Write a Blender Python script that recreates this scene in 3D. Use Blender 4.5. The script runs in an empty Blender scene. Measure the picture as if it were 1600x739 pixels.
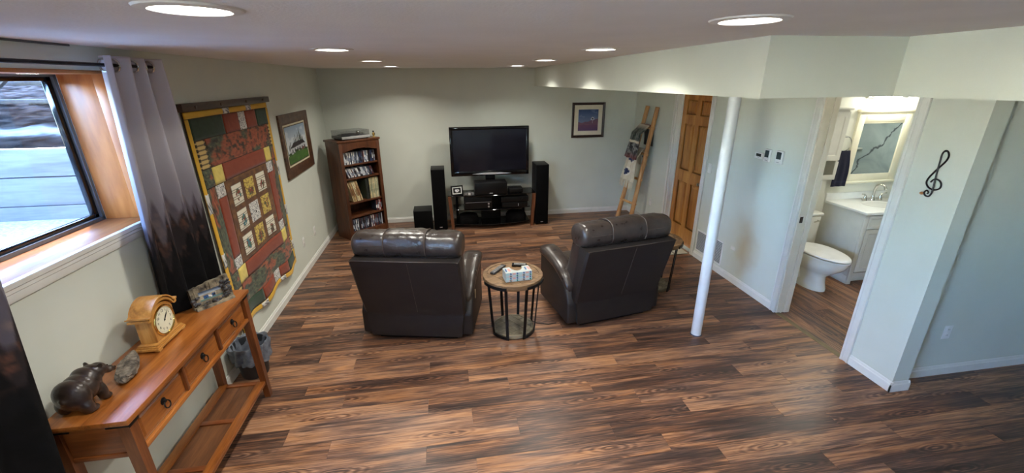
import bpy, bmesh, math, random
from mathutils import Matrix, Vector
random.seed(7)
SC = bpy.context.scene
COL = SC.collection
PI = math.pi
# ------------------------------------------------------------------ camera
YAW, PITCH, ROLL, FPX = .1549, -.3534, -.0074, 662.81
cd = bpy.data.cameras.new('camera'); cam = bpy.data.objects.new('camera', cd); COL.objects.link(cam)
fw = Vector((math.sin(YAW)*math.cos(PITCH), math.cos(YAW)*math.cos(PITCH), math.sin(PITCH)))
rt = Vector((math.cos(YAW), -math.sin(YAW), 0)); up = rt.cross(fw)
r2 = math.cos(ROLL)*rt + math.sin(ROLL)*up; u2 = -math.sin(ROLL)*rt + math.cos(ROLL)*up
m = Matrix((r2, u2, -fw)).transposed().to_4x4(); m.translation = (1.77, 0, 2.2225)
cam.matrix_world = m
cd.sensor_width = 36; cd.lens = FPX/1600*36; cd.clip_start = .02
SC.camera = cam
# ------------------------------------------------------------------ world, sun, exposure
wd = bpy.data.worlds.new('world'); SC.world = wd; wd.use_nodes = True
wn = wd.node_tree; bgn = wn.nodes['Background']
sky = wn.nodes.new('ShaderNodeTexSky'); sky.sky_type = 'NISHITA'; sky.sun_disc = False
sky.sun_elevation = math.radians(60); sky.sun_rotation = math.radians(-31); sky.air_density = 1.0; sky.dust_density = .1; sky.ozone_density = 8
wn.links.new(sky.outputs[0], bgn.inputs[0]); bgn.inputs[1].default_value = 13.5
sl = bpy.data.lights.new('sun', 'SUN'); sl.energy = 10; sl.angle = .009; sl.color = (1, .93, .8)
sun = bpy.data.objects.new('sun', sl); COL.objects.link(sun)
sd = Vector((.22, -.36, -.85))            # direction the sunlight travels
sun.rotation_euler = sd.to_track_quat('-Z', 'Y').to_euler()
LED_W = 12.0
VIEW = SC.view_settings
VIEW.view_transform = 'Standard'; VIEW.look = 'None'; VIEW.gamma = 1; VIEW.use_curve_mapping = False
VIEW.exposure = 0.24
# ------------------------------------------------------------------ dimensions of the room
W, YB, H = 4.972, 6.973, 2.4
ZS, XS, XS2, YA = 2.134, 3.228, 3.948, 1.862
TW = .14; YST = 2.124; YAL = 2.234; BY = 4.25; FY = -1.6; RX = 7.6

# ------------------------------------------------------------------ materials
def S(r, g, b):
    f = lambda c: (c/255/12.92 if c/255 <= .04045 else ((c/255+.055)/1.055)**2.4)
    return (f(r), f(g), f(b), 1)
MATS = {}
def newmat(name):
    mt = bpy.data.materials.new(name); mt.use_nodes = True
    return mt, mt.node_tree, mt.node_tree.nodes['Principled BSDF']
def N(t, typ, **kw):
    n = t.nodes.new(typ)
    for k, v in kw.items():
        if k.startswith('i_'): n.inputs[k[2:].replace('_', ' ')].default_value = v
        else: setattr(n, k, v)
    return n
def ramp(t, stops):
    r = t.nodes.new('ShaderNodeValToRGB'); e = r.color_ramp.elements
    while len(e) < len(stops): e.new(.5)
    for q, (p, c) in zip(e, stops): q.position = p; q.color = c
    return r
def mat(name, c1, c2=None, rough=.5, metal=0, scale=8, stretch=(1,1,1), bump=0, bscale=None, coat=0, spec=.5, lo=.35, hi=.65, rvar=0, sheen=0):
    if name in MATS: return MATS[name]
    mt, t, b = newmat(name); L = t.links.new
    b.inputs['Roughness'].default_value = rough; b.inputs['Metallic'].default_value = metal
    b.inputs['Specular IOR Level'].default_value = spec; b.inputs['Coat Weight'].default_value = coat
    if sheen: b.inputs['Sheen Weight'].default_value = sheen
    tc = N(t, 'ShaderNodeTexCoord'); mp = N(t, 'ShaderNodeMapping'); mp.inputs['Scale'].default_value = stretch
    L(tc.outputs['Object'], mp.inputs[0])
    nz = N(t, 'ShaderNodeTexNoise'); nz.inputs['Scale'].default_value = scale; nz.inputs['Detail'].default_value = 6
    L(mp.outputs[0], nz.inputs['Vector'])
    if c2 is None: c2 = tuple(min(1, x*1.08) for x in c1[:3]) + (1,)
    rp = ramp(t, [(lo, c1), (hi, c2)]); L(nz.outputs['Fac'], rp.inputs[0]); L(rp.outputs[0], b.inputs['Base Color'])
    if rvar:
        mr = N(t, 'ShaderNodeMapRange'); mr.inputs['To Min'].default_value = rough-rvar; mr.inputs['To Max'].default_value = rough+rvar
        L(nz.outputs['Fac'], mr.inputs[0]); L(mr.outputs[0], b.inputs['Roughness'])
    if bump:
        n2 = N(t, 'ShaderNodeTexNoise'); n2.inputs['Scale'].default_value = bscale or scale*4; n2.inputs['Detail'].default_value = 4
        L(mp.outputs[0], n2.inputs['Vector'])
        bp = N(t, 'ShaderNodeBump'); bp.inputs['Strength'].default_value = bump; bp.inputs['Distance'].default_value = .004
        L(n2.outputs['Fac'], bp.inputs['Height']); L(bp.outputs[0], b.inputs['Normal'])
    MATS[name] = mt; return mt
def emis(name, c, s):
    if name in MATS: return MATS[name]
    mt, t, b = newmat(name); b.inputs['Base Color'].default_value = (.9,.9,.9,1)
    b.inputs['Emission Color'].default_value = c; b.inputs['Emission Strength'].default_value = s
    MATS[name] = mt; return mt
def glass(name, c=(1,1,1,1), alpha=.15, rough=.02):
    # thin pane: mostly transparent with a glossy skin
    if name in MATS: return MATS[name]
    mt, t, b = newmat(name); L = t.links.new
    tr = N(t, 'ShaderNodeBsdfTransparent'); tr.inputs[0].default_value = c
    gl = N(t, 'ShaderNodeBsdfGlossy'); gl.inputs['Roughness'].default_value = rough
    lw = N(t, 'ShaderNodeLayerWeight'); lw.inputs[0].default_value = .5; pw = N(t, 'ShaderNodeMath', operation='POWER'); pw.inputs[1].default_value = 4.5; L(lw.outputs['Facing'], pw.inputs[0])
    fr = N(t, 'ShaderNodeMath', operation='MULTIPLY_ADD'); fr.inputs[1].default_value = .7; fr.inputs[2].default_value = .03; L(pw.outputs[0], fr.inputs[0])
    mx = N(t, 'ShaderNodeMixShader'); L(fr.outputs[0], mx.inputs[0]); L(tr.outputs[0], mx.inputs[1]); L(gl.outputs[0], mx.inputs[2])
    L(mx.outputs[0], t.nodes['Material Output'].inputs[0]); MATS[name] = mt; return mt
def wood(name, dark, mid, light, axis=1, scale=3.0, rough=.4, coat=.1, rnd=True, ring=9):
    if name in MATS: return MATS[name]
    mt, t, b = newmat(name); L = t.links.new
    tc = N(t, 'ShaderNodeTexCoord'); oi = N(t, 'ShaderNodeObjectInfo')
    ad = N(t, 'ShaderNodeVectorMath', operation='ADD'); cm = N(t, 'ShaderNodeVectorMath', operation='SCALE'); cm.inputs['Scale'].default_value = 1
    cb = N(t, 'ShaderNodeCombineXYZ'); ml = N(t, 'ShaderNodeMath', operation='MULTIPLY'); ml.inputs[1].default_value = 37 if rnd else 0
    L(oi.outputs['Random'], ml.inputs[0])
    for k in range(3): L(ml.outputs[0], cb.inputs[k])
    L(tc.outputs['Object'], ad.inputs[0]); L(cb.outputs[0], ad.inputs[1])
    mp = N(t, 'ShaderNodeMapping'); st = [ring, ring, ring]; st[axis] = .9; mp.inputs['Scale'].default_value = st
    L(ad.outputs[0], mp.inputs[0])
    n1 = N(t, 'ShaderNodeTexNoise'); n1.inputs['Scale'].default_value = scale; n1.inputs['Detail'].default_value = 5; n1.inputs['Distortion'].default_value = .8
    L(mp.outputs[0], n1.inputs['Vector'])
    n2 = N(t, 'ShaderNodeTexNoise'); n2.inputs['Scale'].default_value = scale*7; n2.inputs['Detail'].default_value = 3
    L(mp.outputs[0], n2.inputs['Vector'])
    mx = N(t, 'ShaderNodeMix', data_type='FLOAT'); mx.inputs[0].default_value = .3
    L(n1.outputs['Fac'], mx.inputs[2]); L(n2.outputs['Fac'], mx.inputs[3])
    rp = ramp(t, [(.32, dark), (.5, mid), (.68, light)]); L(mx.outputs[0], rp.inputs[0]); L(rp.outputs[0], b.inputs['Base Color'])
    b.inputs['Roughness'].default_value = rough; b.inputs['Coat Weight'].default_value = coat; b.inputs['Coat Roughness'].default_value = .25
    bp = N(t, 'ShaderNodeBump'); bp.inputs['Strength'].default_value = .12; bp.inputs['Distance'].default_value = .002
    L(n2.outputs['Fac'], bp.inputs['Height']); L(bp.outputs[0], b.inputs['Normal'])
    MATS[name] = mt; return mt
def plankmat():
    mt, t, b = newmat('laminate_plank'); L = t.links.new
    tc = N(t, 'ShaderNodeTexCoord'); oi = N(t, 'ShaderNodeObjectInfo')
    ml = N(t, 'ShaderNodeMath', operation='MULTIPLY'); ml.inputs[1].default_value = 61; L(oi.outputs['Random'], ml.inputs[0])
    cb = N(t, 'ShaderNodeCombineXYZ')
    for k in range(3): L(ml.outputs[0], cb.inputs[k])
    ad = N(t, 'ShaderNodeVectorMath', operation='ADD'); L(tc.outputs['Object'], ad.inputs[0]); L(cb.outputs[0], ad.inputs[1])
    def nz(sc, scale, det, dist):
        mp = N(t, 'ShaderNodeMapping'); mp.inputs['Scale'].default_value = sc; L(ad.outputs[0], mp.inputs[0])
        n = N(t, 'ShaderNodeTexNoise'); n.inputs['Scale'].default_value = scale; n.inputs['Detail'].default_value = det; n.inputs['Distortion'].default_value = dist
        L(mp.outputs[0], n.inputs['Vector']); return n
    a = nz((1.1, 11, 1), 1.0, 4, 1.1); c = nz((2.0, 56, 1), 1.0, 5, 2.2); d = nz((9, 150, 1), 1.0, 2, .3)
    # knots: warped rings around sparse cells
    mpk = N(t, 'ShaderNodeMapping'); mpk.inputs['Scale'].default_value = (1.1, 5.2, 1); L(ad.outputs[0], mpk.inputs[0])
    wp = nz((4, 9, 1), 1.4, 3, 0)
    mixv = N(t, 'ShaderNodeMix', data_type='VECTOR'); mixv.inputs[0].default_value = .12; L(mpk.outputs[0], mixv.inputs[4]); L(wp.outputs['Color'], mixv.inputs[5])
    vo = N(t, 'ShaderNodeTexVoronoi'); vo.inputs['Scale'].default_value = 1.0; vo.voronoi_dimensions = '2D'; L(mixv.outputs[1], vo.inputs['Vector'])
    sn = N(t, 'ShaderNodeMath', operation='MULTIPLY'); sn.inputs[1].default_value = 95; L(vo.outputs['Distance'], sn.inputs[0])
    si = N(t, 'ShaderNodeMath', operation='SINE'); L(sn.outputs[0], si.inputs[0])
    fo = N(t, 'ShaderNodeMapRange'); fo.inputs['From Min'].default_value = .06; fo.inputs['From Max'].default_value = .26; fo.inputs['To Min'].default_value = 1; fo.inputs['To Max'].default_value = 0
    L(vo.outputs['Distance'], fo.inputs[0])
    kn = N(t, 'ShaderNodeMath', operation='MULTIPLY'); L(si.outputs[0], kn.inputs[0]); L(fo.outputs[0], kn.inputs[1])
    def M(op, x, y):
        q = N(t, 'ShaderNodeMath', operation=op)
        for k, v in enumerate((x, y)):
            if isinstance(v, (int, float)): q.inputs[k].default_value = v
            else: L(v, q.inputs[k])
        return q.outputs[0]
    v = M('ADD', M('MULTIPLY', a.outputs['Fac'], .66), M('MULTIPLY', c.outputs['Fac'], .62))
    v = M('ADD', v, M('MULTIPLY', d.outputs['Fac'], .16))
    v = M('ADD', v, M('MULTIPLY', kn.outputs[0], .10))
    v = M('ADD', v, M('MULTIPLY', fo.outputs[0], -.05))
    v = M('ADD', v, M('MULTIPLY', M('SUBTRACT', oi.outputs['Random'], .5), .15))
    v = M('SUBTRACT', v, .20)
    rp = ramp(t, [(.28, S(45,33,29)), (.41, S(72,51,42)), (.50, S(103,73,57)), (.58, S(136,99,76)), (.71, S(173,133,104))])
    L(v, rp.inputs[0])
    # a plank's tint wanders between red-brown and grey-brown
    hs = N(t, 'ShaderNodeHueSaturation'); L(rp.outputs[0], hs.inputs['Color'])
    L(M('ADD', M('MULTIPLY', a.outputs['Fac'], .8), .60), hs.inputs['Saturation'])
    L(hs.outputs[0], b.inputs['Base Color'])
    b.inputs['Specular IOR Level'].default_value = .4
    L(M('ADD', M('MULTIPLY', c.outputs['Fac'], .16), .29), b.inputs['Roughness'])
    bp = N(t, 'ShaderNodeBump'); bp.inputs['Strength'].default_value = .10; bp.inputs['Distance'].default_value = .002
    L(c.outputs['Fac'], bp.inputs['Height']); L(bp.outputs[0], b.inputs['Normal'])
    MATS['plank'] = mt; return mt
def colmat(name, rough=.8, bump=0, bscale=200, sheen=0, coat=0, spec=.5):
    # flat print: colours are stored on the mesh as a colour attribute
    if name in MATS: return MATS[name]
    mt, t, b = newmat(name); L = t.links.new
    at = N(t, 'ShaderNodeAttribute', attribute_name='Col'); L(at.outputs['Color'], b.inputs['Base Color'])
    b.inputs['Roughness'].default_value = rough; b.inputs['Coat Weight'].default_value = coat; b.inputs['Specular IOR Level'].default_value = spec
    if sheen: b.inputs['Sheen Weight'].default_value = sheen
    if bump:
        tc = N(t, 'ShaderNodeTexCoord'); n2 = N(t, 'ShaderNodeTexNoise'); n2.inputs['Scale'].default_value = bscale; L(tc.outputs['Object'], n2.inputs['Vector'])
        bp = N(t, 'ShaderNodeBump'); bp.inputs['Strength'].default_value = bump; bp.inputs['Distance'].default_value = .003
        L(n2.outputs['Fac'], bp.inputs['Height']); L(bp.outputs[0], b.inputs['Normal'])
    MATS[name] = mt; return mt

WALL = mat('wall_paint', S(211,215,204), S(215,219,208), rough=.75, scale=3, bump=.12, bscale=160, spec=.3)
CEIL = mat('ceiling_paint', S(236,235,233), S(240,239,237), rough=.85, scale=4, bump=.35, bscale=90, spec=.2)
TRIM = mat('white_trim', S(226,226,220), S(232,232,226), rough=.35)
BATHW = mat('bath_wall_paint', S(222,222,208), S(226,226,212), rough=.6)
PLANK = plankmat()
GROOVE = mat('floor_underlay', S(30,20,16), rough=.8)
BLACKM = mat('black_metal', S(22,22,24), S(34,34,36), rough=.45, metal=.6)
BLACKP = mat('black_plastic', S(9,9,11), S(14,14,16), rough=.4, spec=.3)
GLOSSB = mat('gloss_black', S(6,6,8), S(10,10,12), rough=.08)
CHROME = mat('brushed_nickel', S(200,198,192), S(215,213,208), rough=.18, metal=1)
WHITEP = mat('white_plastic', S(228,228,224), S(236,236,232), rough=.35)
PORC = mat('porcelain', S(232,232,222), S(238,238,228), rough=.12, coat=.5)
CON_W = wood('console_wood', S(104,56,20), S(148,85,34), S(176,110,51), axis=1, scale=1.6, rough=.32, coat=.35, rnd=True, ring=10)
CON_X = wood('console_wood_cross', S(84,42,18), S(118,62,26), S(146,84,40), axis=0, scale=1.6, rough=.35, coat=.3)
CON_Z = wood('console_wood_upright', S(78,40,18), S(108,58,26), S(136,78,38), axis=2, scale=1.6, rough=.35, coat=.3)
CON_P = wood('console_shelf_panel', S(70,40,22), S(96,58,32), S(120,76,44), axis=1, scale=1.6, rough=.45, coat=.1, ring=10)
OAK = wood('clock_oak', S(150,98,44), S(190,134,66), S(214,162,92), axis=1, scale=2, rough=.28, coat=.4)
OAKZ = wood('clock_oak_upright', S(150,98,44), S(186,130,64), S(208,156,88), axis=2, scale=2, rough=.28, coat=.4)
DOORW = wood('door_pine', S(140,84,32), S(178,118,54), S(202,146,78), axis=2, scale=1.2, rough=.38, coat=.2, ring=7)
BCW = wood('bookcase_wood', S(54,29,16), S(84,47,26), S(106,63,36), axis=2, scale=1.5, rough=.4, coat=.2, rnd=False)
CEDAR = wood('window_cedar', S(154,84,34), S(194,118,54), S(214,142,74), axis=2, scale=.9, rough=.45, coat=.15, ring=5)
CEDARY = wood('sill_cedar', S(132,72,30), S(168,100,46), S(190,126,66), axis=1, scale=.9, rough=.5, coat=0, ring=6)
LADW = wood('ladder_pine', S(150,100,54), S(196,146,92), S(222,176,122), axis=2, scale=1.6, rough=.55, coat=0)
DRIFT = wood('driftwood_top', S(84,62,42), S(122,94,64), S(152,120,86), axis=0, scale=1.6, rough=.6, coat=0, ring=12)
DRIFTG = wood('driftwood_shelf', S(70,64,52), S(104,96,78), S(136,126,104), axis=0, scale=1.6, rough=.6, coat=0, ring=12)
LEATHER = mat('brown_leather', S(46,39,36), S(62,53,48), rough=.30, scale=14, bump=.35, bscale=55, spec=.55, rvar=.08)
LEATHB = mat('brown_leather_back', S(33,29,28), S(39,35,33), rough=.5, scale=6, bump=.2, bscale=70, spec=.4)
PIPING = mat('leather_piping', S(70,60,54), S(84,72,64), rough=.4)
DKWOOD = wood('dark_frame_wood', S(38,22,14), S(62,38,24), S(84,54,34), axis=1, scale=2, rough=.45)

# ------------------------------------------------------------------ mesh helpers
def nb(): return bmesh.new()
def put(dst, src, M=None):
    if M is not None: bmesh.ops.transform(src, matrix=M, verts=src.verts)
    me = bpy.data.meshes.new('tmp'); src.to_mesh(me); src.free(); dst.from_mesh(me); bpy.data.meshes.remove(me)
def T(x=0, y=0, z=0): return Matrix.Translation((x, y, z))
def R(a, ax='Z'): return Matrix.Rotation(math.radians(a), 4, ax)
def box(bm, x0, x1, y0, y1, z0, z1, bev=.0, seg=2, M=None):
    b = nb(); bmesh.ops.create_cube(b, size=1)
    bmesh.ops.transform(b, matrix=T((x0+x1)/2, (y0+y1)/2, (z0+z1)/2) @ Matrix.Diagonal((abs(x1-x0), abs(y1-y0), abs(z1-z0), 1)), verts=b.verts)
    if bev > 0: bmesh.ops.bevel(b, geom=list(b.edges), offset=bev, segments=seg, profile=.5, affect='EDGES', clamp_overlap=True)
    put(bm, b, M); return bm
def B(x0, x1, y0, y1, z0, z1, bev=0, seg=2, M=None): return box(nb(), x0, x1, y0, y1, z0, z1, bev, seg, M)
def tube(bm, pts, r, n=8, closed=False, M=None, cap=True):
    b = nb(); pts = [Vector(p) for p in pts]; K = len(pts); rs = r if isinstance(r, (list, tuple)) else [r]*K
    nrm = None; rings = []
    for i, p in enumerate(pts):
        if closed: d = pts[(i+1) % K]-pts[i-1]
        else: d = pts[min(i+1, K-1)]-pts[max(i-1, 0)]
        d.normalize()
        if nrm is None:
            a = Vector((0,0,1)) if abs(d.z) < .9 else Vector((1,0,0)); nrm = d.cross(a).normalized()
        else:
            nrm = (nrm-d*nrm.dot(d)); nrm.normalize()
        bi = d.cross(nrm)
        rings.append([b.verts.new(p+rs[i]*(math.cos(2*PI*k/n)*nrm+math.sin(2*PI*k/n)*bi)) for k in range(n)])
    for i in range(K if closed else K-1):
        A, C = rings[i], rings[(i+1) % K]
        for k in range(n): b.faces.new((A[k], A[(k+1) % n], C[(k+1) % n], C[k]))
    if cap and not closed: b.faces.new(rings[0][::-1]); b.faces.new(rings[-1])
    bmesh.ops.recalc_face_normals(b, faces=b.faces)
    put(bm, b, M); return bm
def loft(bm, rings, M=None, cap=True):
    # rings: lists of points, same count
    b = nb(); vs = [[b.verts.new(p) for p in rg] for rg in rings]; n = len(vs[0])
    for A, C in zip(vs, vs[1:]):
        for k in range(n): b.faces.new((A[k], A[(k+1) % n], C[(k+1) % n], C[k]))
    if cap: b.faces.new(vs[0][::-1]); b.faces.new(vs[-1])
    bmesh.ops.recalc_face_normals(b, faces=b.faces)
    put(bm, b, M); return bm
def lathe(bm, prof, n=24, M=None): return loft(bm, [[(max(r,1e-4)*math.cos(2*PI*k/n), max(r,1e-4)*math.sin(2*PI*k/n), z) for k in range(n)] for r, z in prof], M)
def cyl(bm, p, q, r, n=16, M=None): return tube(bm, [p, q], r, n, M=M)
def prism(bm, poly, h, bev=0, seg=2, M=None):
    # poly in xy, extruded 0..h in z
    b = nb(); f = b.faces.new([b.verts.new((x, y, 0)) for x, y in poly])
    ex = bmesh.ops.extrude_face_region(b, geom=[f]); bmesh.ops.translate(b, vec=(0,0,h), verts=[v for v in ex['geom'] if isinstance(v, bmesh.types.BMVert)])
    bmesh.ops.recalc_face_normals(b, faces=b.faces)
    if bev: bmesh.ops.bevel(b, geom=[e for e in b.edges if e.calc_face_angle(0) > .5], offset=bev, segments=seg, profile=.5, affect='EDGES', clamp_overlap=True)
    put(bm, b, M); return bm
def torus(bm, R0, r, n=24, k=8, M=None):
    return tube(bm, [(R0*math.cos(2*PI*i/n), R0*math.sin(2*PI*i/n), 0) for i in range(n)], r, k, closed=True, M=M)
def sphere(bm, c, r, M=None, sub=2):
    b = nb(); bmesh.ops.create_icosphere(b, subdivisions=sub, radius=1); r = r if isinstance(r, (tuple, list)) else (r,r,r)
    bmesh.ops.transform(b, matrix=T(*c) @ Matrix.Diagonal((*r, 1)), verts=b.verts); put(bm, b, M); return bm
def finish(me, ang):
    me.polygons.foreach_set('use_smooth', [True]*len(me.polygons))
    me.set_sharp_from_angle(angle=math.radians(ang))
def obj(name, bm, mt, parent=None, M=None, ang=35):
    me = bpy.data.meshes.new(name); bm.to_mesh(me); bm.free(); finish(me, ang); me.materials.append(mt)
    o = bpy.data.objects.new(name, me); COL.objects.link(o)
    if parent: o.parent = parent
    if M is not None: o.matrix_local = M
    return o
def tag(o, label=None, cat=None, group=None, kind=None):
    if label: o['label'] = label
    if cat: o['category'] = cat
    if group: o['group'] = group
    if kind: o['kind'] = kind
    return o
def thing(name, label, cat, loc=(0,0,0), rz=0, group=None):
    o = bpy.data.objects.new(name, None); COL.objects.link(o); o.location = loc; o.rotation_euler = (0,0,math.radians(rz)); o.empty_display_size = .1
    return tag(o, label, cat, group)
def struct(name, bm, mt, label, parent=None, ang=35):
    o = obj(name, bm, mt, parent, ang=ang)
    if not parent: tag(o, label, kind='structure')
    return o
def copy_tree(o, parent=None):
    c = o.copy(); COL.objects.link(c); c.parent = parent
    if parent: c.matrix_local = o.matrix_local
    for ch in list(o.children): copy_tree(ch, c)
    return c
# value noise for prints
_rt = [random.random() for _ in range(4096)]
def _h(i, j, s): return _rt[(i*73 + j*911 + s*197 + (i*j) % 53) % 4096]
def vn(x, y, s=0):
    i, j = math.floor(x), math.floor(y); a, b = x-i, y-j; a = a*a*(3-2*a); b = b*b*(3-2*b)
    return (_h(i,j,s)*(1-a)+_h(i+1,j,s)*a)*(1-b)+(_h(i,j+1,s)*(1-a)+_h(i+1,j+1,s)*a)*b
def fbm(x, y, s=0, o=3):
    v = 0; a = .5; t = 0
    for k in range(o): v += a*vn(x, y, s+k*7); t += a; a *= .5; x *= 2.1; y *= 2.1
    return v/t
def mixc(a, b, t): t = max(0, min(1, t)); return tuple(a[k]*(1-t)+b[k]*t for k in range(3))
def sheet(name, pf, cf, nu, nv, mt, parent=None, thick=0, ang=60, M=None):
    # pf(u,v)->xyz, cf(u,v)->sRGB 0..255 ; a real cloth/print sheet with its own thickness
    vs = [pf(i/nu, j/nv) for j in range(nv+1) for i in range(nu+1)]
    fs = [(j*(nu+1)+i, j*(nu+1)+i+1, (j+1)*(nu+1)+i+1, (j+1)*(nu+1)+i) for j in range(nv) for i in range(nu)]
    me = bpy.data.meshes.new(name); me.from_pydata(vs, [], fs); me.update()
    at = me.color_attributes.new('Col', 'FLOAT_COLOR', 'POINT'); cols = []
    for j in range(nv+1):
        for i in range(nu+1): cols += list(S(*[max(0, min(255, c)) for c in cf(i/nu, j/nv)]))
    at.data.foreach_set('color', cols); finish(me, ang); me.materials.append(mt)
    o = bpy.data.objects.new(name, me); COL.objects.link(o)
    if parent: o.parent = parent
    if M is not None: o.matrix_local = M
    if thick:
        md = o.modifiers.new('thickness', 'SOLIDIFY'); md.thickness = thick; md.offset = 0
    return o
def base_profile(h=.085, t=.014): return [(0,0), (t,0), (t,h*.72), (t*.62,h*.80), (t*.62,h*.88), (t*.3,h), (0,h)]
def run(bm, p, q, side, prof=None):
    # sweep a moulding profile along the floor line p->q ; side = unit normal away from the wall
    prof = prof or base_profile(); p = Vector(p); q = Vector(q); s = Vector(side)
    return loft(bm, [[tuple(e + s*a + Vector((0,0,b))) for a, b in prof] for e in (p, q)])

# ================================================================== STRUCTURE
# floor slab with laminate planks, each a child
bm = B(0, W+.013, FY, YB, -.05, -.0085); box(bm, W+.013, RX, FY, YAL, -.05, -.0085)
floor = struct('floor', bm, GROOVE, 'dark brown wood laminate floor of the basement room')
bathfloor = struct('floor_bathroom', B(W+.013, RX, YAL+.002, BY, -.05, -.0085), GROOVE, 'dark brown wood laminate floor of the bathroom')
PLW, PLL = .147, 1.235
_pm = {}
def plank_mesh(L, w):
    k = (round(L,3), round(w,3))
    if k not in _pm:
        b = nb(); bmesh.ops.create_cube(b, size=1)
        bmesh.ops.transform(b, matrix=T(0,0,-.004) @ Matrix.Diagonal((L-.0006, w-.0006, .008, 1)), verts=b.verts)
        bmesh.ops.bevel(b, geom=[e for e in b.edges if all(v.co.z > -.001 for v in e.verts)], offset=.0007, segments=1, affect='EDGES')
        me = bpy.data.meshes.new('plank'); b.to_mesh(me); b.free(); me.materials.append(PLANK); _pm[k] = me
    return _pm[k]
def plank(parent, x0, x1, y0, y1, along_x=True):
    L, w = (x1-x0, y1-y0) if along_x else (y1-y0, x1-x0)
    if L < .01 or w < .01: return
    o = bpy.data.objects.new('plank', plank_mesh(L, w)); COL.objects.link(o); o.parent = parent
    o.location = ((x0+x1)/2, (y0+y1)/2, 0)
    if not along_x: o.rotation_euler = (0,0,PI/2)
near = nb()
for r in range(-29, 30):
    y0 = 2.613+PLW*r; y1 = min(y0+PLW, YB); y0 = max(y0, FY)
    xe = W+.013 if r >= -2 else RX
    off = {0:.92, 1:.615, 2:.305}[r % 3]-PLL
    while off < xe:
        a, b_ = max(off, 0), min(off+PLL, xe)
        if b_-a > .01 and y1-y0 > .01:
            if r >= -8: plank(floor, a, b_, y0, y1)
            else: box(near, a+.0003, b_-.0003, y0+.0003, y1-.0003, -.008, 0)
        off += PLL
nf = obj('near_planks', near, PLANK, floor); nf['kind'] = 'stuff'
k = 0; x = W+.013
while x < RX:
    off = YAL-[.2, .62, 1.0][k % 3]
    while off < BY:
        plank(bathfloor, x, min(x+PLW, RX), max(off, YAL+.002), min(off+PLL, BY), False); off += PLL
    x += PLW; k += 1
# ceiling and dropped soffit
struct('ceiling', B(-.3, RX+.1, FY-.1, YB+.1, H, H+.06), CEIL, 'off-white textured ceiling')
pl = [(XS, YB), (XS, YA), (XS2, YA), (XS2, FY), (RX, FY), (RX, YB)]
struct('ceiling_soffit', prism(nb(), pl, H-ZS, M=T(0,0,ZS)), WALL, 'dropped boxed soffit stepping along the right side of the ceiling')
# walls
WZ0, WZ1 = 1.475, 2.285
WINS = [(1.42, 2.735, WZ0), (-1.4, .0, 1.2)]       # openings along the left wall; the second is unseen, added for daylight
bm = B(-.3, 0, .0, YB+.1, 0, WZ0-.02); box(bm, -.3, 0, FY-.1, .0, 0, 1.18); box(bm, -.3, 0, FY-.1, -1.4, 1.18, WZ0-.02); box(bm, -.3, 0, FY-.1, YB+.1, WZ1, H)
for a, b_ in ((FY-.1, -1.4), (.0, 1.42), (2.735, YB+.1)): box(bm, -.3, 0, a, b_, WZ0-.02, WZ1)
struct('wall_left', bm, WALL, 'light greige wall on the left with the window')
struct('wall_back', B(-.01, W+TW, YB, YB+.12, 0, H), WALL, 'light greige wall behind the television')
D0, D1, DZ = 4.86, 5.67, 2.06           # door opening
P0, P1 = 2.535, 3.296                    # bathroom opening
bm = B(W, W+TW, D1, YB, 0, ZS); box(bm, W, W+TW, D0, D1, DZ, ZS); box(bm, W, W+TW, P1, D0, 0, ZS); box(bm, W, W+TW, YST, P0, 0, ZS); box(bm, W, W+TW, P0, P1, 2.115, ZS)
WALLR = WALL.copy(); WALLR.name = 'wall_paint_stained'; t = WALLR.node_tree; b = t.nodes['Principled BSDF']; L = t.links.new
old = b.inputs['Base Color'].links[0].from_socket; tc = N(t, 'ShaderNodeTexCoord'); mp = N(t, 'ShaderNodeMapping'); mp.inputs['Location'].default_value = (-W, -3.86, -.46); L(tc.outputs['Object'], mp.inputs[0])
m2 = N(t, 'ShaderNodeMapping'); m2.inputs['Scale'].default_value = (0, 4.6, 3.0); L(mp.outputs[0], m2.inputs[0]); ln = N(t, 'ShaderNodeVectorMath', operation='LENGTH'); L(m2.outputs[0], ln.inputs[0])
nz = N(t, 'ShaderNodeTexNoise'); nz.inputs['Scale'].default_value = 5; L(tc.outputs['Object'], nz.inputs['Vector']); ad = N(t, 'ShaderNodeMath', operation='ADD'); L(ln.outputs['Value'], ad.inputs[0]); L(nz.outputs['Fac'], ad.inputs[1])
rp = ramp(t, [(.45, (.55,.55,.55,1)), (1.0, (0,0,0,1))]); mr = N(t, 'ShaderNodeMapRange'); mr.inputs['From Min'].default_value = .2; mr.inputs['From Max'].default_value = 1.5; L(ad.outputs[0], mr.inputs[0]); L(mr.outputs[0], rp.inputs[0])
mx = N(t, 'ShaderNodeMix', data_type='RGBA'); L(rp.outputs[0], mx.inputs[0]); L(old, mx.inputs[6]); mx.inputs[7].default_value = S(196,178,146); L(mx.outputs[2], b.inputs['Base Color'])
struct('wall_right', bm, WALLR, 'light wall on the right with the wooden door and bathroom opening')
struct('wall_alcove', B(W+TW, RX, YAL, YAL+.12, 0, ZS), WALL, 'light wall of the alcove right of the bathroom')
struct('wall_alcove_side', B(RX, RX+.1, FY, YAL, 0, H), WALL, 'side wall of the alcove')
struct('wall_front', B(-.3, RX+.1, FY-.1, FY, 0, H), WALL, 'wall behind the viewer')
struct('wall_bathroom_back', B(W+TW, RX, BY, BY+.1, 0, ZS), BATHW, 'cream bathroom wall behind vanity and toilet')
struct('wall_bathroom_side', B(RX, RX+.1, YAL, BY+.1, 0, ZS), BATHW, 'cream far side wall of the bathroom')
struct('wall_bathroom_left', B(W+TW, W+TW+.006, P1+.02, BY, 0, ZS), BATHW, 'cream bathroom wall beside the toilet')
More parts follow.
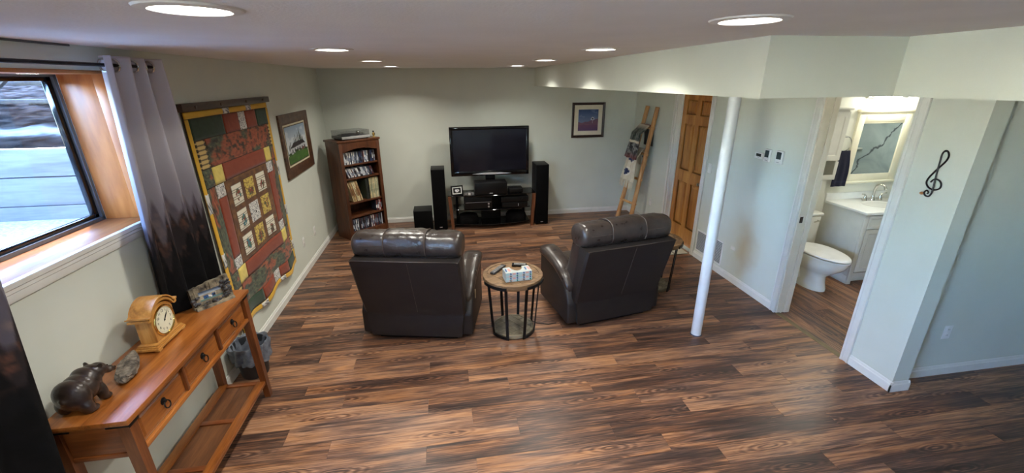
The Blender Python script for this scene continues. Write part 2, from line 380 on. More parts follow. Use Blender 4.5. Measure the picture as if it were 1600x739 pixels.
# baseboards
def bb(name, segs, label):
    bm = nb()
    for p, q, s in segs: run(bm, (*p,0), (*q,0), (*s,0))
    struct(name, bm, TRIM, label, ang=25)
bb('baseboard_left', [((0,FY),(0,YB),(1,0))], 'white baseboard along the left wall')
bb('baseboard_back', [((0,YB),(W,YB),(0,-1))], 'white baseboard along the back wall')
bb('baseboard_right', [((W,YB),(W,D1+.065),(-1,0)), ((W,D0-.065),(W,P1+.075),(-1,0)), ((W,P0-.07),(W,YST-.014),(-1,0)), ((W-.014,YST),(W+TW+.014,YST),(0,-1)), ((W+TW,YST-.014),(W+TW,YAL),(1,0))], 'white baseboard along the right wall and the wall end')
bb('baseboard_alcove', [((W+TW,YAL),(RX,YAL),(0,-1))], 'white baseboard of the alcove wall')
bb('baseboard_bathroom', [((W+TW+.006,BY),(6.2,BY),(0,-1)), ((W+TW+.006,P1+.09),(W+TW+.006,BY),(1,0))], 'white baseboard behind the toilet')
# door casings
bm = nb()
for a, b_ in ((D1, D1+.06), (D0-.06, D0)):
    box(bm, W-.016, W-.0005, a, b_, 0, DZ+.06, .004); box(bm, W-.022, W-.016, (a if a == D1 else b_-.018), (a+.018 if a == D1 else b_), 0, DZ+.05, .002)
box(bm, W-.016, W-.0005, D0-.06, D1+.06, DZ, DZ+.06, .004)
for a, b_ in ((D1-.018, D1-.0005), (D0+.0005, D0+.018)): box(bm, W, W+TW, a, b_, 0, DZ)
box(bm, W+.06, W+.075, D1-.035, D1-.018, 0, DZ); box(bm, W+.06, W+.075, D0+.018, D0+.035, 0, DZ)
struct('trim_1', bm, TRIM, 'white casing and jamb around the wooden door')
JAMB = mat('jamb_paint', S(214,206,188), S(220,212,194), rough=.4)
bm = nb()
for a, b_, s in ((P1, P1+.075, 1), (P0-.07, P0, -1)):
    box(bm, W-.016, W-.0005, a, b_, 0, ZS, .004); i0 = a if s > 0 else b_
    box(bm, W-.022, W-.016, min(i0, i0+s*.02), max(i0, i0+s*.02), 0, ZS, .002)
    box(bm, W-.021, W-.016, min(i0+s*.055, i0+s*.07), max(i0+s*.055, i0+s*.07), 0, ZS, .002)
tr2 = struct('trim_2', bm, TRIM, 'white casing around the bathroom opening')
bm = nb()
box(bm, W, W+.055, P1-.014, P1-.0005, 0, 2.115); box(bm, W+.085, W+TW, P1-.014, P1-.0005, 0, 2.115); box(bm, W+.05, W+.09, P1-.006, P1-.0005, 0, 2.115)
box(bm, W, W+TW, P0+.0005, P0+.014, 0, 2.115); box(bm, W+.05, W+.062, P0+.014, P0+.026, 0, 2.115)
obj('door_jamb', bm, JAMB, tr2)
obj('strike_plate', B(W+.012, W+.045, P1-.0165, P1-.0142, .955, 1.015, .001), mat('dark_bronze', S(52,40,30), rough=.4, metal=.7), tr2)
struct('trim_3', prism(nb(), [(0,0),(.05,0),(.044,.007),(.006,.007)], P1-P0-.03, M=T(W-.012,P1-.015,0) @ R(90,'X')), mat('threshold_bronze', S(96,84,60), S(112,98,72), rough=.4, metal=.5), 'thin bronze threshold strip across the bathroom opening')

# wooden six-panel door
DX = W+.0755
bm = nb(); PYS = [(4.985,5.215),(5.305,5.54)]; PZS = [(.25,.87),(1.03,1.65),(1.77,1.96)]
ys = [D0+.0185, PYS[0][0], PYS[0][1], PYS[1][0], PYS[1][1], D1-.0185]
for a, b_ in ((ys[0],ys[1]), (ys[2],ys[3]), (ys[4],ys[5])): box(bm, DX, DX+.035, a, b_, .008, DZ-.006)
for a, b_ in ((.008,.25),(.87,1.03),(1.65,1.77),(1.96,DZ-.006)):
    for c, d in ((ys[1],ys[2]), (ys[3],ys[4])): box(bm, DX, DX+.035, c, d, a, b_)
door = struct('door_1', bm, DOORW, 'stained pine six-panel door in the right wall')
for ya, yb in PYS:
    for za, zb in PZS:
        loft_r = []
        for d, ins in ((.018, 0), (.018, .012), (.004, .042), (.004, None)):
            i = ins if ins is not None else .0455
            loft_r.append([(DX+d, ya+i, za+i), (DX+d, yb-i, za+i), (DX+d, yb-i, zb-i), (DX+d, ya+i, zb-i)])
        obj('panel', loft(nb(), loft_r), DOORW, door, ang=20)
bm = lathe(nb(), [(.026,0),(.026,.006),(.010,.010),(.010,.035),(.022,.042),(.026,.055),(.020,.066),(0,.068)], 20, M=T(DX, 4.955, .93) @ R(-90,'Y'))
obj('door_knob', bm, CHROME, door)

# ------------------------------------------------------------------ window
def window(n, WY0, WY1, WZ0):
    win = bpy.data.objects.new(f'window_{n}', None); COL.objects.link(win); tag(win, ('cedar-lined basement window with black frame' if n == 1 else 'unseen cedar-lined window added behind the viewer for daylight'), kind='structure')
    def reveal_panel(name, *a): return obj(name, B(*a, bev=.002), CEDAR, win)
    reveal_panel('jamb_board', -.215, -.052, WY1-.018, WY1-.0005, WZ0, WZ1-.018)
    reveal_panel('jamb_edge_board', -.05, .004, WY1-.022, WY1-.0005, WZ0, WZ1-.018)
    reveal_panel('jamb_board', -.215, .004, WY0+.0005, WY0+.018, WZ0, WZ1-.018)
    obj('head_board', B(-.215, .004, WY0+.0005, WY1-.0005, WZ1-.018, WZ1-.0005, bev=.002), CEDARY, win)
    obj('window_sill', B(-.3, .006, WY0+.0005, WY1-.0005, WZ0-.0195, WZ0, bev=.002), CEDARY, win)
    bm = nb(); prof = [(.0005,-.085),(.010,-.085),(.014,-.072),(.014,-.050),(.020,-.045),(.020,-.030),(.028,-.024),(.030,-.003),(.028,-.0005),(.0065,-.0005),(.0065,-.02),(.0005,-.02)]
    run(bm, (.0,WY0-.04,WZ0), (.0,WY1+.03,WZ0), (1,0,0), prof)
    obj('apron_moulding', bm, TRIM, win, ang=20)
    fy0, fy1, fz0, fz1 = WY0+.018, WY1-.018, WZ0+.001, WZ1-.018
    FRAMEG = mat('window_vinyl_grey', S(96,106,112), S(106,116,122), rough=.4)
    bm = nb()
    for a in ((-.262,-.215, fy0, fy0+.02, fz0, fz1), (-.262,-.215, fy1-.02, fy1, fz0, fz1), (-.262,-.215, fy0, fy1, fz0, fz0+.02), (-.262,-.215, fy0, fy1, fz1-.012, fz1)): box(bm, *a)
    obj('outer_frame', bm, FRAMEG, win)
    bm = nb(); g0, g1, h0, h1 = fy0+.02, fy1-.02, fz0+.02, fz1-.012
    for a in ((-.255,-.228, g0, g0+.03, h0, h1), (-.255,-.228, g1-.03, g1, h0, h1), (-.255,-.228, g0, g1, h0, h0+.022), (-.255,-.228, g0, g1, h1-.022, h1)): box(bm, *a, bev=.003)
    obj('sash', bm, GLOSSB, win)
    obj('pane', B(-.244, -.240, g0+.02, g1-.02, h0+.015, h1-.015), glass('window_glass'), win)
for i, a in enumerate(WINS): window(i+1, *a)

# ------------------------------------------------------------------ outside the window: well wall, slope, deck, added light blockers
TIMB = wood('weathered_timber', S(84,82,84), S(104,102,104), S(120,118,118), axis=0, scale=1, rough=.85, coat=0)
rw = thing('retaining_wall', 'weathered grey timber retaining wall outside the window', 'retaining wall', (-.45, 3.4, 0))
for k, (a, b_) in enumerate(((.86,1.03),(1.035,1.2),(1.205,1.40),(1.405,1.605),(1.612,1.80))):
    obj('board', B(-3.2, .12-.0*k, 0, .07, a, b_, bev=.006), TIMB, rw)
rw2 = thing('sidelight_block_wall', 'unseen tall timber wall added to block side light at the window', 'retaining wall', (-.45, .70, 0))  # added out of view, keeps the open side sky off the first window
for k in range(8): obj('board', B(-3.2, .12, 0, .07, .86+.2*k, 1.055+.2*k, bev=.006), TIMB, rw2)
LITT = mat('leaf_litter', S(70,58,50), S(132,116,104), rough=.95, scale=26, bump=1, bscale=60)
def hill(u, v):
    x = -.34-6.5*u; y = 3.47+7.5*v
    return (x, y, 1.80+.064*(y-3.47)+.07*(fbm(x*2.5, y*2.5, 3)-.4)*min(1, v*6)+.03*(vn(x*14, y*14, 5)-.5)*min(1,v*8))
def hillc(u, v):
    p = hill(u, v); n = fbm(p[0]*9, p[1]*9, 11); c = mixc((16,14,13), (52,46,42), (n-.25)*2)
    g = math.exp(-((p[1]-4.15-.25*(fbm(p[0]*1.2,1.7,9)-.5))/.22)**2)*1.5
    return mixc(c, (130,129,127), min(1, max(0, g-.25+.8*(vn(p[0]*22,p[1]*22,4)-.5)*g)))
hl = sheet('ground_slope', hill, hillc, 110, 120, colmat('slope_litter', .95, spec=0), None); tag(hl, 'sloping ground of leaf litter and pale stones outside the window', kind='structure')
hs_ = sheet('ground_sky_block', lambda u, v: (-3.6-10*u, .75+2.8*v, 1.2+5.2*u+.35*(fbm(u*9, v*9, 6)-.5)), lambda u, v: mixc((40,36,30), (104,98,84), fbm(u*60, v*16, 4)), 60, 24, colmat('slope_litter', .95, spec=0), None); tag(hs_, 'unseen rising ground added to block low sky light at the window', kind='structure')  # unseen slope added to hide the bright horizon from the first window
gr = mat('well_gravel', S(130,126,120), S(176,172,166), rough=.95, scale=40, bump=1, bscale=90)
gb = B(-3.8, -.3, .6, 3.4, .6, 1.30); box(gb, -3.8, -.3, -2.4, .6, .5, .80)
tag(obj('ground_gravel', gb, gr), 'pale gravel floor of the window well', kind='structure')
tag(obj('ground_house_side', B(-.34, -.31, 3.47, 11, 0, 3.4), mat('siding', S(150,144,136), S(160,154,146), rough=.8)), 'outer house wall beyond the window', kind='structure')
DECK = wood('deck_wood', S(40,37,36), S(54,51,49), S(64,61,58), axis=2, scale=1, rough=.85, coat=0)
dk = thing('deck_framing', 'grey wooden deck posts and beams outside the window', 'deck', (-2.8, 6.1, 1.9))
obj('post', B(.02,.13,-.05,.06,-.05,1.2,bev=.006), DECK, dk); obj('post', B(-1.3,-1.19,-.05,.06,-.12,1.2,bev=.006), DECK, dk)
obj('beam', B(-3.6,.5,.06,.10,.10,.145,bev=.004), DECK, dk); obj('beam', B(-3.6,.5,.06,.10,.30,.345,bev=.004), DECK, dk)
obj('brace', B(-.05,.05,-.03,.03,0,1.15,bev=.004, M=T(-.95,-.06,-.05) @ R(52,'Y')), DECK, dk)
for k in range(19):                       # unseen boards added overhead to cut skylight at the window
    obj('deck_board', B(-.8+.145*k, -.8+.145*k+.139, -5.5, -.55, 1.10, 1.13, bev=.003), DECK, dk)
for y in (-5.4, -4.3, -3.0, -1.7, -.7): obj('skylight_block_joist', B(-.82, 1.95, y, y+.045, .92, 1.0995, bev=.003), DECK, dk)  # joists added under the overhead boards, also out of view
obj('skirt_panel', B(-.35,.02,.10,.14,-.1,.13,bev=.004), DECK, dk)

# ================================================================== OBJECTS
# ------------------------------------------------------------------ recessed lights
LENS = emis('led_lens', (1, .95, .88, 1), 14)
def downlight(x, y, where):
    t = thing('recessed_light', f'round recessed ceiling light, {where}', 'ceiling light', (x, y, H), 0, 'recessed ceiling lights')
    obj('trim_ring', lathe(nb(), [(.088,-.003),(.092,-.008),(.118,-.005),(.122,-.0005),(.088,-.0005)], 36), WHITEP, t)
    obj('lens', lathe(nb(), [(.0,-.0065),(.06,-.006),(.087,-.003),(.087,-.001),(0,-.001)], 36), LENS, t)
    ld = bpy.data.lights.new('led', 'AREA'); ld.shape = 'DISK'; ld.size = .17; ld.energy = LED_W; ld.color = (1, .97, .87); ld.spread = math.radians(140)
    lo = bpy.data.objects.new('led_light', ld); COL.objects.link(lo); lo.parent = t; lo.location = (0, 0, -.012)
for i, (y, w) in enumerate(((-.19,'unseen, added behind the viewer to extend the row by the window'), (1.326,'nearest the viewer in the row by the window'), (2.84,'second from the viewer in the row by the window'), (4.38,'third from the viewer in the row by the window'), (6.0,'farthest in the row by the window'))): downlight(1.155, y, w)  # first light is unseen, added to brighten the near room
for i, (y, w) in enumerate(((-.05,'unseen, added behind the viewer to extend the row by the soffit'), (1.377,'nearest the viewer in the row by the soffit'), (2.735,'second from the viewer in the row by the soffit'), (4.236,'third from the viewer in the row by the soffit'), (5.82,'farthest in the row by the soffit'))): downlight(2.76, y, w)  # first light here is likewise an unseen addition for brightness

# ------------------------------------------------------------------ support pole
po = thing('support_pole', 'white round steel support pole standing in the room', 'pole', (3.967, 3.071, 0))
obj('shaft', cyl(nb(), (0,0,.0), (0,0,ZS-.008), .044, 28), mat('pole_paint', S(214,218,220), S(222,226,228), rough=.4), po)
obj('top_plate', B(-.08,.08,-.08,.08,ZS-.008,ZS-.0005,bev=.001), WHITEP, po)
obj('base_caulk', lathe(nb(), [(.047,0),(.052,.002),(.046,.008),(.0445,.010),(.0445,0)], 24), mat('caulk_dark', S(60,66,84), rough=.7), po)

# ------------------------------------------------------------------ recliners
def sring(cx, cz, ry, rz, e=2.6, n=20):
    out = []
    for k in range(n):
        a = 2*PI*k/n; c, s = math.cos(a), math.sin(a)
        out.append((cx+ry*math.copysign(abs(c)**(2/e), c), cz+rz*math.copysign(abs(s)**(2/e), s)))
    return out
def bolster(x0, x1, cy, cz, ry, rz, soft0=.03, soft1=.03, e=2.6, wr=.0, tilt=0, p0=.2, p1=.2):
    # puffy cushion swept along x, pinched at its ends
    rings = []; L = x1-x0; ns = 14
    for i in range(ns+1):
        t = i/ns; x = x0+L*t; d0, d1 = t*L/soft0, (1-t)*L/soft1
        k = min(1, 1-p0+p0*math.sqrt(max(0, 1-(1-min(1,d0))**2))) * min(1, 1-p1+p1*math.sqrt(max(0, 1-(1-min(1,d1))**2)))
        if (i == 0 and p0 > .1) or (i == ns and p1 > .1): k *= .92
        ring = sring(0, 0, ry*k, rz*k, e)
        c, s = math.cos(math.radians(tilt)), math.sin(math.radians(tilt))
        rings.append([(x, cy+a*c-b*s+wr*(vn(x*30, a*40+b*50, 3)-.5), cz+a*s+b*c+wr*(vn(x*34, a*40-b*40, 8)-.5)) for a, b in ring])
    return loft(nb(), rings)
def recliner(label, loc, rz):
    t = thing('recliner', label, 'recliner', loc, rz, 'leather recliners')
    HW = .455
    def yb(z): return .0 if z < .30 else -.175*(z-.30)/.55
    # lower back shroud
    rings = [[(-w,y0,z),(w,y0,z),(w,y1,z),(-w,y1,z)] for z, w, y0, y1 in ((.045,.405,.012,.10),(.05,.41,.0,.11),(.20,.425,-.012,.11),(.30,.435,-.008,.11),(.34,.43,.0,.10))]
    obj('back_skirt', loft(nb(), rings), LEATHB, t, ang=25)
    rings = []
    for z, w, th in ((.27,.435,.06),(.30,.452,.085),(.5,.456,.11),(.7,.456,.13),(.84,.455,.15),(.862,.447,.15)):
        y0 = yb(z)-.012; y1 = y0+th; r = .018
        rings.append([(-w+r,y0,z),(0,y0-.004,z),(w-r,y0,z),(w,y0+r,z),(w,y1,z),(-w,y1,z),(-w,y0+r,z)])
    bp_ = obj('back_panel', loft(nb(), rings), LEATHB, t, ang=40)
    obj('seam', tube(nb(), [(.03,yb(z)-.0165,z) for z in (.31,.5,.7,.845)] , .002, 5), PIPING, bp_)
    obj('piping', tube(nb(), [(-HW+.01,yb(.855)-.008,.858),(0,yb(.855)-.012,.862),(HW-.01,yb(.855)-.008,.858)], .0045, 6), PIPING, bp_)
    # inside back cushion and three-part head pillow
    M = T(0,.075,.36) @ R(16.5,'X')
    obj('back_cushion', B(-.435,.435,-.015,.24,0,.58,bev=.07,seg=4,M=M), LEATHER, t, ang=60)
    PY, PZ, RY, RZ_ = .02, .945, .140, .108
    pl_ = obj('head_pillow', bolster(-.175,.165,PY,PZ+.006,RY+.006,RZ_+.006,.04,.04,2.7,.010,-8,.03,.03), LEATHER, t, ang=70)
    obj('pillow_side', bolster(-.455,-.17,PY,PZ,RY,RZ_,.09,.03,2.7,.012,-8,.22,.03), LEATHER, t, ang=70)
    obj('pillow_side', bolster(.16,.455,PY,PZ,RY,RZ_,.03,.09,2.7,.012,-8,.03,.22), LEATHER, t, ang=70)
    for s in (-1, 1):
        c8, s8 = math.cos(math.radians(-8)), math.sin(math.radians(-8))
        ps = [(s*.170-.005, PY+a*c8-b*s8, PZ+.006+a*s8+b*c8) for a, b in sring(0,0,RY+.004,RZ_+.004,2.7,28)]
        obj('pillow_welt', tube(nb(), ps, .005, 6, closed=True), PIPING, pl_)
        obj('stitching', tube(nb(), [(s*x, PY-RY*c8*k_+.001, PZ+.022) for x, k_ in ((.182,1),(.25,1.0),(.33,1.0),(.38,.985),(.42,.94))], .003, 5), PIPING, pl_)
    # arms (their tops fall away towards the back), seat, footrest, base
    for s in (-1, 1):
        xa = min(s*.385, s*.505); prof_ = [(.70,.05),(.70,.53),(.60,.555),(.36,.535),(.20,.475),(.10,.39),(.03,.27),(.03,.05)]
        b_ = prism(nb(), prof_, .12, .022, 3, M=T(xa,0,0) @ Matrix(((0,0,1,0),(1,0,0,0),(0,1,0,0),(0,0,0,1))))
        ar = obj('arm', b_, LEATHB, t, ang=50)
        rings = []
        for yy, k, zz in ((.085,.45,.375),(.10,.72,.40),(.17,.92,.462),(.26,1,.510),(.38,1.04,.545),(.58,1.12,.572),(.68,1.08,.568),(.725,.85,.553),(.738,.5,.545)):
            rings.append([(s*.432+a+.004*(vn(yy*20,a*50,2)-.5), yy, zz+b) for a, b in sring(0,0,.084*k,.052*k,2.8,18)])
        obj('arm_pad', loft(nb(), rings), LEATHER, ar, ang=70)
    obj('recline_lever', B(.506,.516,.20,.215,.34,.43,bev=.004), mat('tan_lever', S(150,128,98), rough=.5), t)
    obj('seat', B(-.385,.385,.14,.78,.30,.49,bev=.06,seg=4), LEATHER, t, ang=60)
    obj('footrest', B(-.385,.385,.70,.80,.07,.44,bev=.035,seg=3), LEATHER, t, ang=60)
    obj('base', B(-.36,.36,.05,.66,.0,.12,bev=.006), BLACKP, t)
    return t
recliner('brown leather recliner on the left, nearer the bookcase, seen from behind', (1.425, 3.395, 0), -12.5)
recliner('brown leather recliner on the right, beside the white pole, seen from behind', (3.315, 3.405, 0), 10)

# ------------------------------------------------------------------ round end tables
def strip_disc(bmf, r, n, z0, z1, ang, mt, parent, name='top_plank'):
    w = 2*r/n
    for i in range(n):
        a, b_ = -r+i*w+.0012, -r+(i+1)*w-.0012; poly = []
        K = 8
        for k in range(K+1): x = a+(b_-a)*k/K; poly.append((x, -math.sqrt(max(0, r*r-x*x))))
        for k in range(K, -1, -1): x = a+(b_-a)*k/K; poly.append((x, math.sqrt(max(0, r*r-x*x))))
        if i == 0: poly = poly[1:] if abs(poly[0][1]) < 1e-3 else poly
        q = []
        for pt in poly:
            if not q or (abs(pt[0]-q[-1][0])+abs(pt[1]-q[-1][1])) > 1e-4: q.append(pt)
        o = obj(name, prism(nb(), q, z1-z0, .0012, 1, M=T(0,0,z0)), mt, parent, ang=30); o.rotation_euler = (0,0,math.radians(ang))
def end_table(label, loc, rz):
    t = thing('end_table', label, 'end table', loc, rz, 'round end tables')
    strip_disc(None, .236, 6, .548, .578, 35, DRIFT, t)
    def annulus(r0, r1, z0, z1): return [(r0,z0),(r1,z0),(r1,z1-.003),(r1-.003,z1),(r0,z1),(r0,z0)]
    obj('top_rim', lathe(nb(), annulus(.2375,.272,.545,.581), 56), DRIFT, t)
    obj('under_board', lathe(nb(), [(0,.53),(.262,.53),(.266,.545),(0,.545)], 40), DRIFT, t)
    strip_disc(None, .172, 5, .018, .04, 35, DRIFTG, t, 'shelf_plank')
    obj('shelf_rim', lathe(nb(), annulus(.1735,.196,.012,.043), 48), DRIFTG, t)
    for c in (45, 135, 225, 315):
        for e in (-23, 23):
            a = math.radians(c+e); d = Vector((math.cos(a), math.sin(a), 0))
            b = nb(); box(b, -.0045, .0045, -.013, .013, 0, 1)
            p, q = d*.203+Vector((0,0,.0)), d*.279+Vector((0,0,.545))
            rot = (q-p).to_track_quat('Z', 'Y').to_matrix().to_4x4()
            mm = Matrix((d, Vector((-d.y, d.x, 0)), Vector((0,0,1)))).transposed().to_4x4()
            sh = Matrix.Identity(4); sh[0][2] = (.279-.203)
            bmesh.ops.transform(b, matrix=T(*p) @ mm @ sh @ Matrix.Diagonal((1,1,.555,1)), verts=b.verts)
            obj('leg', b, BLACKM, t)
        for r, z0, z1 in ((.2735,.536,.562),(.1975,.004,.03)):
            rings = []
            for k in range(9):
                a = math.radians(c-26+52*k/8); cs, sn = math.cos(a), math.sin(a)
                rings.append([(r*cs,r*sn,z0),((r+.009)*cs,(r+.009)*sn,z0),((r+.009)*cs,(r+.009)*sn,z1),(r*cs,r*sn,z1)])
            obj('band', loft(nb(), rings), BLACKM, t)
    return t
end_table('round wood-topped end table with black metal legs between the two recliners', (2.312, 3.447, 0), -1)
end_table('round end table half hidden on the far side of the right recliner', (4.015, 4.07, 0), 10)
# tissue box and remotes on it
tb = thing('tissue_box', 'white tissue box with pink, green and blue leaf print on end table', 'tissue box', (2.335, 3.34, .5815), 6)
TBW, TBD, TBH = .118, .06, .085
def tissue_col(u, v):
    x, y = u*8, v*4; i, j = int(x), int(y); fx, fy = x-i-.5, y-j-.5
    c = (168,180,178)
    if (i+j) % 2 == 0 and abs(fx) < .38 and abs(fy) < .36: c = (206,140,132) if (i//2+j) % 2 else (150,190,192)
    if (i % 2 == 1) and ((fx-.2*fy)/.24)**2+(fy/.4)**2 < 1: c = (24,96,84) if j % 2 else (34,74,128)
    if abs(v-.5) < .03: c = (150,150,150)
    return c
poly = [(-TBW,-TBD),(TBW,-TBD),(TBW,TBD)]+[(.055*math.cos(PI*k/10), TBD-.085*math.sin(PI*k/10)) for k in range(11)]+[(-TBW,TBD)]
obj('carton', prism(nb(), poly, TBH), mat('carton_white', S(164,172,170), S(182,186,182), rough=.5), tb)
sheet('front_print', lambda u, v: (-TBW+.001+u*(2*TBW-.002), -TBD-.0012, TBH*(1-v)), tissue_col, 64, 32, colmat('carton_print', .5), tb, thick=.001)
def tptop(u, v):
    s = -1 if u < .5 else 1; w = (u if u < .5 else 1-u)*2
    return (s*(TBW-.001-w*(TBW-.058)), -TBD+.002+v*(2*TBD-.004), TBH+.001)
for s in (0, 1):
    sheet('top_print', lambda u, v, s=s: ((-TBW+.002+u*(TBW-.062), -TBD+.002+v*(2*TBD-.004), TBH+.0008) if s == 0 else (.06+u*(TBW-.062), -TBD+.002+v*(2*TBD-.004), TBH+.0008)),
          lambda u, v: tissue_col(u*.25+.125, v*.25) if .2 < v < .8 else (176,184,182), 20, 20, colmat('carton_print', .5), tb, thick=.001)
def remote(label, loc, rz, body, L=.19, w=.024):
    t = thing('remote_control', label, 'remote', loc, rz, 'remotes on the end table')
    obj('body', B(-w,w,-L/2,L/2,0,.018,bev=.006,seg=3), body, t)
    bm = nb()
    for i in range(9):
        for j in range(3): box(bm, -.016+j*.0125, -.008+j*.0125, -L*.4+i*L*.085, -L*.4+i*L*.085+.008, .018, .0205, .001)
    o = obj('buttons', bm, mat('remote_buttons', S(150,150,150), S(170,170,170), rough=.5), t); o['kind'] = 'stuff'
remote('long grey remote control lying aslant left of the tissue box', (2.19, 3.535, .5815), -38, mat('remote_grey', S(40,40,42), S(52,52,54), rough=.4), .21)
remote('short black remote control behind the tissue box', (2.40, 3.60, .5815), 75, BLACKP, .14, .026)

# ------------------------------------------------------------------ television group
tv = thing('television', 'large flat-screen television with glossy black bezel, switched off', 'television', (2.468, 6.67, .55))
bm = nb(); X0, X1, Z0, Z1 = -.617, .617, .255, 1.01
box(bm, X0, X1, -.045, .0, Z0, Z0+.075, .008); box(bm, X0, X1, -.045, .0, Z1-.045, Z1, .008); box(bm, X0, X0+.045, -.045, 0, Z0+.06, Z1-.03, .008); box(bm, X1-.045, X1, -.045, 0, Z0+.06, Z1-.03, .008)
obj('bezel', bm, GLOSSB, tv)
obj('screen', B(X0+.04, X1-.04, -.032, -.024, Z0+.07, Z1-.04), mat('tv_screen', S(18,18,26), S(24,24,34), rough=.12, spec=.5), tv)
obj('rear_housing', B(X0+.08, X1-.08, .0, .06, Z0+.06, Z1-.06, bev=.02), BLACKP, tv)
poly = [(-.31,0),(-.15,.016),(0,.020),(.15,.016),(.31,0),(.15,-.008),(0,-.011),(-.15,-.008)]
obj('silver_accent', prism(nb(), poly, .006, M=T(.02,-.0455,Z0+.028) @ R(90,'X')), mat('silver_trim', S(176,176,182), S(196,196,200), rough=.3, metal=.1), tv)
obj('neck', B(-.075,.075,.0,.05,.10,Z0+.1,bev=.004), BLACKP, tv)
st = thing('tv_stand', 'black glass three-tier television stand with curved front and wooden legs', 'tv stand', (2.468, 6.39, 0))
BGL = mat('black_glass', S(8,8,10), S(12,12,14), rough=.06, coat=.3)
def shelfpoly(w, d0, d1): return [(-w, .40), (-w, d0)]+[(-w+2*w*k/16, d0-(d0-d1)*math.sin(PI*k/16)) for k in range(1,16)]+[(w, d0), (w, .40)]
for z, w in ((.532,.69),(.30,.61),(.06,.61)): obj('glass_shelf', prism(nb(), shelfpoly(w, .06 if z > .5 else .09, -.02), .012, .002, 1, M=T(0,0,z)), BGL, st)
STW = wood('stand_leg_wood', S(74,42,24), S(104,62,37), S(126,79,50), axis=2, scale=1.6, rough=.4)
for s in (-1, 1):
    rings = []
    for z, a, b_ in ((0,.612,.652),(.2,.622,.668),(.42,.634,.685),(.53,.640,.69)):
        xa, xb = sorted((s*a, s*b_)); rings.append([(xa,.02,z),(xb,.02,z),(xb,.075,z),(xa,.075,z)])
    obj('leg', loft(nb(), rings), STW, st, ang=20)
    obj('rear_leg', B(s*.55-.02, s*.55+.02, .34, .38, 0, .53, bev=.003), BLACKM, st)
obj('spine', B(-.16,.16,.30,.34,.02,.53,bev=.003), BLACKM, st)
obj('mount_post', B(-.06,.06,.335,.375,.02,.80,bev=.004), BLACKM, st)
def av(name, label, cat, x0, x1, y0, y1, z0, z1, extra=None, group=None):
    t = thing(name, label, cat, ((x0+x1)/2, y0, z0), 0, group); w = (x1-x0)/2; d = y1-y0; h = z1-z0
    obj('case', B(-w,w,0,d,.008,h,bev=.004), BLACKP, t)
    obj('faceplate', B(-w+.003,w-.003,-.006,.0,.012,h-.004,bev=.002), mat('av_face', S(12,12,13), S(17,17,18), rough=.35, spec=.3), t)
    for s in (-1,1): obj('foot', cyl(nb(), (s*(w-.04),.04,0), (s*(w-.04),.04,.008), .016, 12), BLACKP, t)
    return t, w, d, h
cs, w, d, h = av('center_speaker', 'black center channel speaker under the television', 'speaker', 2.195, 2.70, 6.40, 6.64, .5445, .735)
obj('badge', B(-.025,.025,-.009,-.006,.022,.036,bev=.001), mat('badge_silver', S(200,200,204), rough=.3, metal=.7), cs)
t_, w, d, h = av('cable_box', 'small black cable box right of the center speaker', 'cable box', 2.74, 2.96, 6.45, 6.66, .5445, .615)
t_, w, d, h = av('av_receiver', 'black audio receiver with silver knobs on the middle shelf, left', 'receiver', 2.03, 2.46, 6.42, 6.72, .3125, .515)
obj('silver_line', B(-.2,.2,-.008,-.006,.115,.119), mat('badge_silver', S(200,200,204), rough=.3, metal=.7), t_)
for z in (.045,.09): obj('knob', cyl(nb(), (.16,-.02,z), (.16,-.006,z), .014, 16), mat('badge_silver', S(200,200,204)), t_)
t_, w, d, h = av('disc_player', 'black disc player on the middle shelf, under another player', 'disc player', 2.62, 3.03, 6.42, 6.70, .3125, .405)
obj('indicator', B(.05,.056,-.008,-.006,.03,.07), mat('indicator_pale', S(210,214,220), rough=.3), t_)
t_, w, d, h = av('video_player', 'slim black video player stacked on top of the disc player', 'video player', 2.60, 3.04, 6.41, 6.70, .406, .495)
obj('knob', cyl(nb(), (.12,-.02,.045), (.12,-.006,.045), .016, 16), BLACKM, t_)
def bag(label, x, y, w, h):
    t = thing('padded_bag', label, 'bag', (x, y, .0725), 0, 'bags on the bottom shelf')
    obj('body', loft(nb(), [[(a+.01*(vn(z*30,a*30,4)-.5), b, z) for a, b in sring(0,0,w*k,.12*k,2.6,20)] for z, k in ((0,.95),(.02,1),(h*.6,.97),(h*.85,.84),(h,.5))]), mat('bag_black', S(8,8,9), S(14,14,15), rough=.9, spec=.1), t, ang=60)
    obj('handle', tube(nb(), [(-w*.5,0,h*.75),(-w*.3,-.01,h*1.05),(w*.3,-.01,h*1.05),(w*.5,0,h*.75)], .008, 8), BLACKP, t)
bag('black padded bag slumped on the left of the bottom shelf', 2.08, 6.56, .17, .155); bag('black padded bag on the right of the bottom shelf', 2.86, 6.56, .17, .16)
# desk photo and trinkets on the stand
pf = thing('photo_frame', 'small black photo frame with white mat on television stand', 'photo frame', (1.925, 6.47, .5455), 12)
fb = R(-8,'X')
bm = nb()
for a in ((-.095,.095,-.008,.008,0,.02),(-.095,.095,-.008,.008,.13,.15),(-.095,-.075,-.008,.008,.015,.135),(.075,.095,-.008,.008,.015,.135)): box(bm, *a, bev=.002, M=fb)
obj('frame', bm, BLACKP, pf)
def deskphoto(u, v):
    if min(u, 1-u) < .12 or min(v, 1-v) < .14: return (230,230,226)
    return (226,226,226) if ((u-.5)/.22)**2+((v-.5)/.22)**2 < 1 and fbm(u*16, v*16, 3) > .47 else (16,16,18)
def pl_on(M, f):
    return lambda u, v: tuple(M @ Vector(f(u, v)))
sheet('picture', pl_on(fb, lambda u, v: (-.078+.156*u, -.002, .132-.116*v)), deskphoto, 40, 30, colmat('print_matte', .5), pf, thick=.002)
obj('stand_strut', B(-.02,.02,.0,.006,0,.10,M=T(0,.05,0) @ R(22,'X')), BLACKP, pf)
